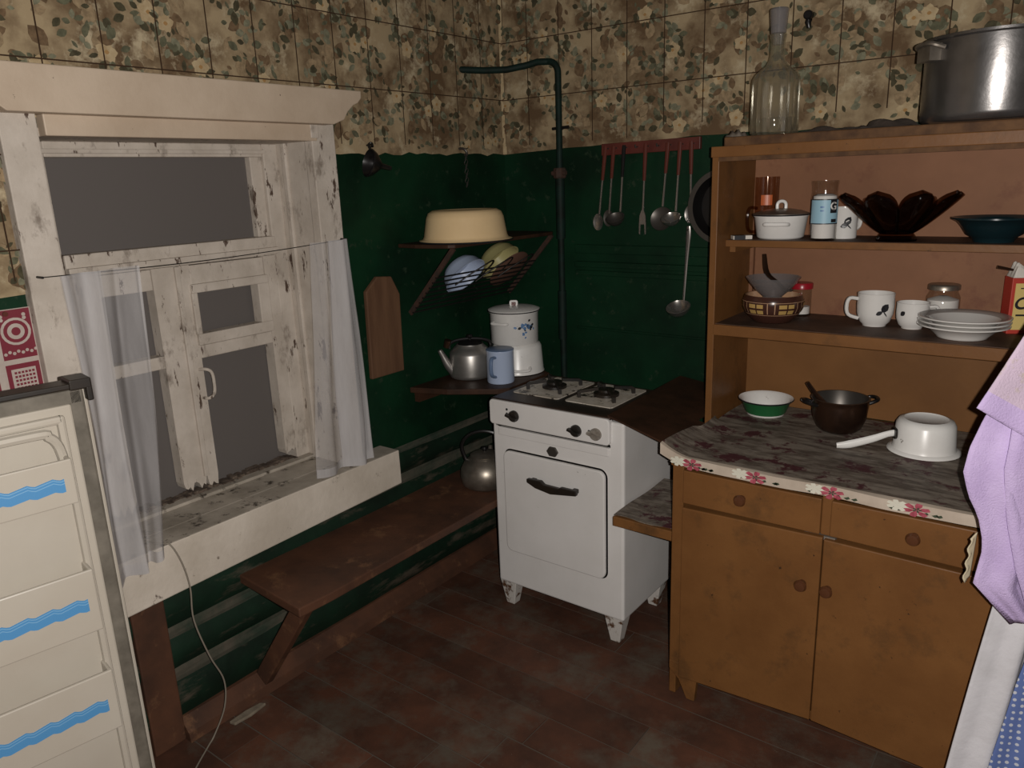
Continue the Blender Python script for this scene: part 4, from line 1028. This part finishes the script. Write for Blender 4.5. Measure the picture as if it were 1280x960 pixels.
utensil('meat_fork', 'two-pronged meat fork on the red rack', hx[4], 'fork', -.012, .315)
utensil('skimmer', 'dark round skimmer on the red rack beside the fork', hx[6], 'skimmer', -.028, .255, back=.016)
utensil('ladle', 'small ladle with red handle beside the skimmer', hx[7], 'ladle', -.014, .275)
utensil('spatula', 'short red handled utensil at the rack end behind the hanging pan', hx[8], 'spoon', -.008, .27, back=.026)
t = thing('soup_ladle', 'long steel soup ladle hanging below the red rack', 'ladle', (-1.200, WY - .012, 1.400))
MB().tube([(0, .012, .0), (0, -.03, .0)], .003, 6).build('nail', 'wire', t)
MB().tube([(0, -.02, .012), (0, -.018, -.02), (-.008, -.014, -.12), (-.016, -.014, -.265)], [.008, .010, .006, .004], 8, flat=.4).build('handle', 'steel', t, smooth=True)
b = MB().lathe([(0, -.030), (.022, -.026), (.040, -.008), (.046, .008), (.044, .009), (.034, -.006), (0, -.026)], 28)
b.xf(Matrix.Translation((-.018, -.052, -.285)) @ Matrix.Rotation(math.radians(24), 4, 'X')); b.build('cup', 'steel', t, smooth=50)
t = thing('frying_pan', 'grey metal pan hanging on the green wall behind the shelf unit', 'pan', (-1.062, WY - .002, 1.480))
b = MB().lathe([(0, 0, 0), (.100, 0, 0), (.106, .004, 0), (.124, .052, 0), (.130, .054, 0), (.130, .057, 0), (.112, .057, 1), (.098, .010, 1), (0, .007, 1)], 48)
b.xf(Matrix.Rotation(PI / 2, 4, 'X')); b.build('body', ['darksteel', 'blackpot'], t, smooth=50)
MB().tube([(0, -.050, .122), (0, -.045, .150), (0, -.02, .172), (0, .0, .172)], .004, 8).build('hanging_loop', 'darksteel', t)
t = thing('wall_peg', 'black peg on the wallpaper beside the decanter', 'peg', (-.818, WY - .004, 2.06))
MB().lathe([(0, 0), (.014, 0), (.014, .03), (.010, .034), (0, .034)], 14).xf(Matrix.Rotation(PI / 2, 4, 'X')).build('peg', 'blackpot', t, smooth=40)
MB().tube([(0, -.006, 0), (-.004, -.012, -.02), (0, -.010, -.036)], [.010, .010, .007], 10).build('plate', 'blackpot', t, smooth=True)

# ------------------------------------------------------------------ refrigerator, its door standing open
t = thing('refrigerator', 'cream refrigerator, door open, blue wave strips on its door racks', 'refrigerator', (-1.651, .693, 0), math.atan2(.98684, .16167))
for nm, a in (('cabinet_side', (-1.12, -.575, .010, .050)), ('cabinet_side', (-1.12, -.575, -.56, -.52)), ('cabinet_back', (-1.12, -1.08, -.52, .010))):
    box(nm, 'fridge', *a, .04, 1.216, t, .005)
box('cabinet_top', 'fridge', -1.12, -.575, -.56, .05, 1.214, 1.226, t, .004)
box('cabinet_floor', 'fridge', -1.08, -.58, -.52, .010, .10, .16, t)
for z in (.45, .75): box('wire_shelf', 'alu', -1.08, -.62, -.52, .010, z, z + .006, t)
for x_ in (-1.08, -.62):
    for y_ in (-.53, .02): MB().tube([(x_, y_, 0), (x_, y_, .045)], .018, 12).build('foot', 'black', t)
for z in (.14, 1.19): MB().tube([(-.568, .035, z), (-.568, .035, z + .03)], .012, 10).build('hinge', 'knobsteel', t)
box('outer_shell', 'fridge', -.56, .006, .014, .050, .10, 1.216, t, .006)
tc_ = MB().box(-.56, .004, -.004, .052, 1.214, 1.226); tc_.box(-.03, .012, -.010, .054, 1.212, 1.234); tc_.box(.000, .012, -.010, .054, 1.185, 1.216)
tc_.build('top_cap', 'black', t, bevel=.003)
g = MB()
for (a, b, c, d_) in ((-.55, -.006, 1.180, 1.213), (-.55, -.006, .104, .135), (-.034, -.004, .104, 1.213), (-.55, -.52, .104, 1.213)): g.box(a, b, .0, .016, c, d_)
g.build('gasket', 'gasket', t, bevel=.005)
lin = box('liner', 'fridge', -.52, -.032, -.006, .016, .13, 1.185, t, .004)
rim = MB()
for (a, b, c, d_) in ((-.50, -.052, 1.150, 1.168), (-.066, -.050, .15, 1.168), (-.502, -.486, .15, 1.168)): rim.box(a, b, -.020, -.004, c, d_)
rim.build('moulded_rim', 'fridge', t, bevel=.006)
def rack(zt, zb, zs):
    r_ = MB()
    r_.box(-.49, -.062, -.060, -.052, zb, zt)                        # front plate
    r_.box(-.49, -.062, -.056, -.004, zb, zb + .006)
    r_.box(-.070, -.062, -.056, -.004, zb, zt); r_.box(-.49, -.482, -.056, -.004, zb, zt)
    k_ = r_.build('door_rack', 'fridge', t, bevel=.003)
    pts_u, pts_l = [], []
    for i in range(61):
        x = -.47 + .388 * i / 60; ph = (x * 22) % 1
        wv = 0.0085 * (ph if ph < .8 else (1 - ph) * 4)
        pts_u.append((x, zs + .013 + wv)); pts_l.append((x, zs - .014 + wv * .8))
    MB().prism(pts_l + pts_u[::-1], 'y', -.0612, -.0595).build('wave_strip', 'bluestrip', k_)
    l2 = MB()
    for off in (-.002, .004):
        for i in range(60):
            (x0, z0), (x1, z1) = pts_u[i], pts_u[i + 1]
            l2.poly([(x0, -.0616, z0 - .008 + off), (x1, -.0616, z1 - .008 + off), (x1, -.0616, z1 - .0065 + off), (x0, -.0616, z0 - .0065 + off)])
    l2.build('wave_lines', 'bluelight', k_)
rack(1.088, .992, 1.035); rack(.842, .700, .765); rack(.600, .455, .520)
lip = MB().tube([(-.485, -.026, 1.140), (-.30, -.026, 1.140), (-.11, -.026, 1.140), (-.088, -.026, 1.132), (-.072, -.024, 1.105), (-.064, -.022, 1.03)], .010, 8); lip.build('butter_lid', 'fridge', t, smooth=True)
for z in (.90, .66): box('ledge', 'fridge', -.485, -.066, -.012, -.004, z - .2, z - .193, t)

# ------------------------------------------------------------------ flex hanging from the sill
cp_ = [(-2.02, .93, .6635), (-1.97, .945, .6635), (-1.945, .962, .658), (-1.928, .978, .60), (-1.925, .988, .52), (-1.925, .984, .42), (-1.92, 1.011, .29), (-1.92, 1.043, .19), (-1.925, 1.035, .10), (-1.94, 1.00, .02), (-1.93, .97, .004), (-1.88, .90, .004), (-1.80, .80, .004), (-1.72, .72, .004)]
cvs = []
for i in range(len(cp_) - 1):
    p0, p1, p2, p3 = [Vector(cp_[max(0, min(len(cp_) - 1, i + d))]) for d in (-1, 0, 1, 2)]
    for s_ in range(6):
        u = s_ / 6; cvs.append(.5 * ((2 * p1) + (p2 - p0) * u + (2 * p0 - 5 * p1 + 4 * p2 - p3) * u * u + (3 * p1 - p0 - 3 * p2 + p3) * u ** 3))
cvs.append(Vector(cp_[-1]))
o = MB().tube(cvs, .0023, 8).build('flex_cord', 'cable', smooth=True)
tag(o, 'thin grey cord trailing from the sill down to the floor', 'cord')

# ------------------------------------------------------------------ washing hung at the doorway
E1 = Vector((.79357, .60848, 0)); EN = Vector((-.60848, .79357, 0)); D0 = 1.42
def WP(s, z, d=0): return E1 * s + EN * (D0 + d) + Vector((0, 0, z))
def interp(tab, z):
    for (a, za), (b, zb) in zip(tab, tab[1:]):
        if za >= z >= zb: return a + (b - a) * ((za - z) / (za - zb) if za != zb else 0)
    return tab[-1][0] if z < tab[-1][1] else tab[0][0]
def cloth(name, label, mats, left, right, bottom, ztop, zlow, d, folds, cat='towel', border=0, uv=None, amp=.012, nu=40, nv=60, flap=None):
    """left / right: (s,z) tables from top to bottom; bottom(s) gives the lower hem"""
    mb = MB()
    def sz(u, v):
        zb = zlow; s = 1.1
        for _ in range(6):
            z = ztop + (zb - ztop) * v
            sl, sr = interp(left, z), interp(right, z)
            s = sl + (sr - sl) * u
            if bottom: zb = max(zlow, bottom(s))
        return s, ztop + (zb - ztop) * v, zb
    def fn(u, v):
        s, z, zb = sz(u, v)
        a = amp * (.25 + .75 * min(1, 3 * v))
        return WP(s, z, d + a * math.sin(2 * PI * folds * u + 1.5 * v) + .35 * a * math.sin(2 * PI * folds * 2.1 * u + 4 * v))
    def mf(u, v):
        s, z, zb = sz(u + .5 / nu, v + .5 / nv); return 1 if z - zb < border else 0
    mb.grid(fn, nu, nv, mf if border else 0)
    if flap:                                        # an extra fold lying on the cloth
        fl_, fr_, z1, z0, dd = flap
        mb.grid(lambda u, v: WP(interp(fl_, z1 + (z0 - z1) * v) * (1 - u) + fr_ * u, z1 + (z0 - z1) * v - .05 * u * v, d + dd - .006 * math.sin(PI * u) - .004 * math.sin(9 * v)), 14, 30, 0)
    o = mb.build(name, mats, smooth=180, solid=.003, uv=uv)
    return tag(o, label, cat)
post = thing('door_post', 'wooden door post with pegs for the washing, beside the cabinet', 'post', tuple(WP(1.36, 0, .04)), math.atan2(.60848, .79357))
box('post', 'brown', -.04, .05, -.03, .04, 0, 2.3, post, .004)
for z, x in ((1.66, -.06), (1.30, -.07)):
    MB().tube([(x, -.05, z), (-.03, 0, z - .01)], .008, 8).build('peg', 'darksteel', post)
# lower purple towel
cloth('towel', 'lilac terry towel with folded edges hanging by the shelf unit', ['lilac'],
      [(1.10, 1.66), (.99, 1.25), (.915, 1.12), (.893, 1.058), (.886, 1.008), (.902, .956), (.927, .911), (.941, .86), (.943, .831), (.931, .75), (.955, .72), (1.023, .664)],
      [(1.28, 1.66), (1.29, .66)], lambda s: .75 - .93 * (s - .931) if s < 1.023 else min(.664 + .75 * (s - 1.023), .80), 1.66, .66, -.010, 3.2, amp=.010,
      flap=([(.955, 1.15), (.95, 1.02), (.975, .90), (1.0, .80), (1.04, .70)], 1.27, 1.15, .72, -.014))
# upper flap, paler with a lilac border
cloth('towel', 'pale pink towel with a lilac border draped over the lilac one', ['lilacpale', 'lilac'],
      [(1.10, 1.66), (.964, 1.322), (.934, 1.265), (.901, 1.203), (.873, 1.152), (.873, 1.0)],
      [(1.28, 1.66), (1.285, 1.0)], lambda s: 1.152 - .62 * (s - .873), 1.66, .90, -.044, 1.6, amp=.008, border=.045)
# linen cloth below
cloth('linen_cloth', 'grey white linen cloth hanging below the lilac towel', ['linen'],
      [(1.16, 1.30), (1.075, .90), (1.043, .745), (1.026, .643), (1.006, .507), (.978, .304), (.955, .12)],
      [(1.27, 1.30), (1.29, .12)], None, 1.30, .12, .055, 2.4, cat='cloth', amp=.012)
cloth('polka_cloth', 'blue polka dot cloth hanging over the linen cloth', ['polka'],
      [(1.17, 1.29), (1.13, .75), (1.105, .60), (1.082, .49), (1.066, .39), (1.050, .30), (1.03, .15)],
      [(1.27, 1.29), (1.285, .15)], None, 1.29, .15, .024, 2.0, cat='cloth', amp=.010, uv=lambda co: (co.dot(E1), co.z))
lc = MB().grid(lambda u, v: WP(.926 + .016 * u - .004 * v + (.003 * math.sin(20 * v) if u < .5 else 0), .855 - .10 * v + .012 * u, .012 + .006 * u), 6, 18)
tag(lc.build('lace_ribbon', 'lace', smooth=180, solid=.002), 'narrow cream lace edge showing behind the lilac towel', 'lace')

# broken plaster on the floor under the bench brace
pc = MB().prism([(-.012, -.06), (.010, -.055), (.016, .0), (.008, .06), (-.010, .05), (-.016, .0)], 'z', 0, .010)
tag(pc.build('plaster_chip', 'plaster', loc=(-1.955, 1.125, .0), bevel=.003), 'pale strip of broken plaster lying on the floor beside the baseboard', 'plaster')
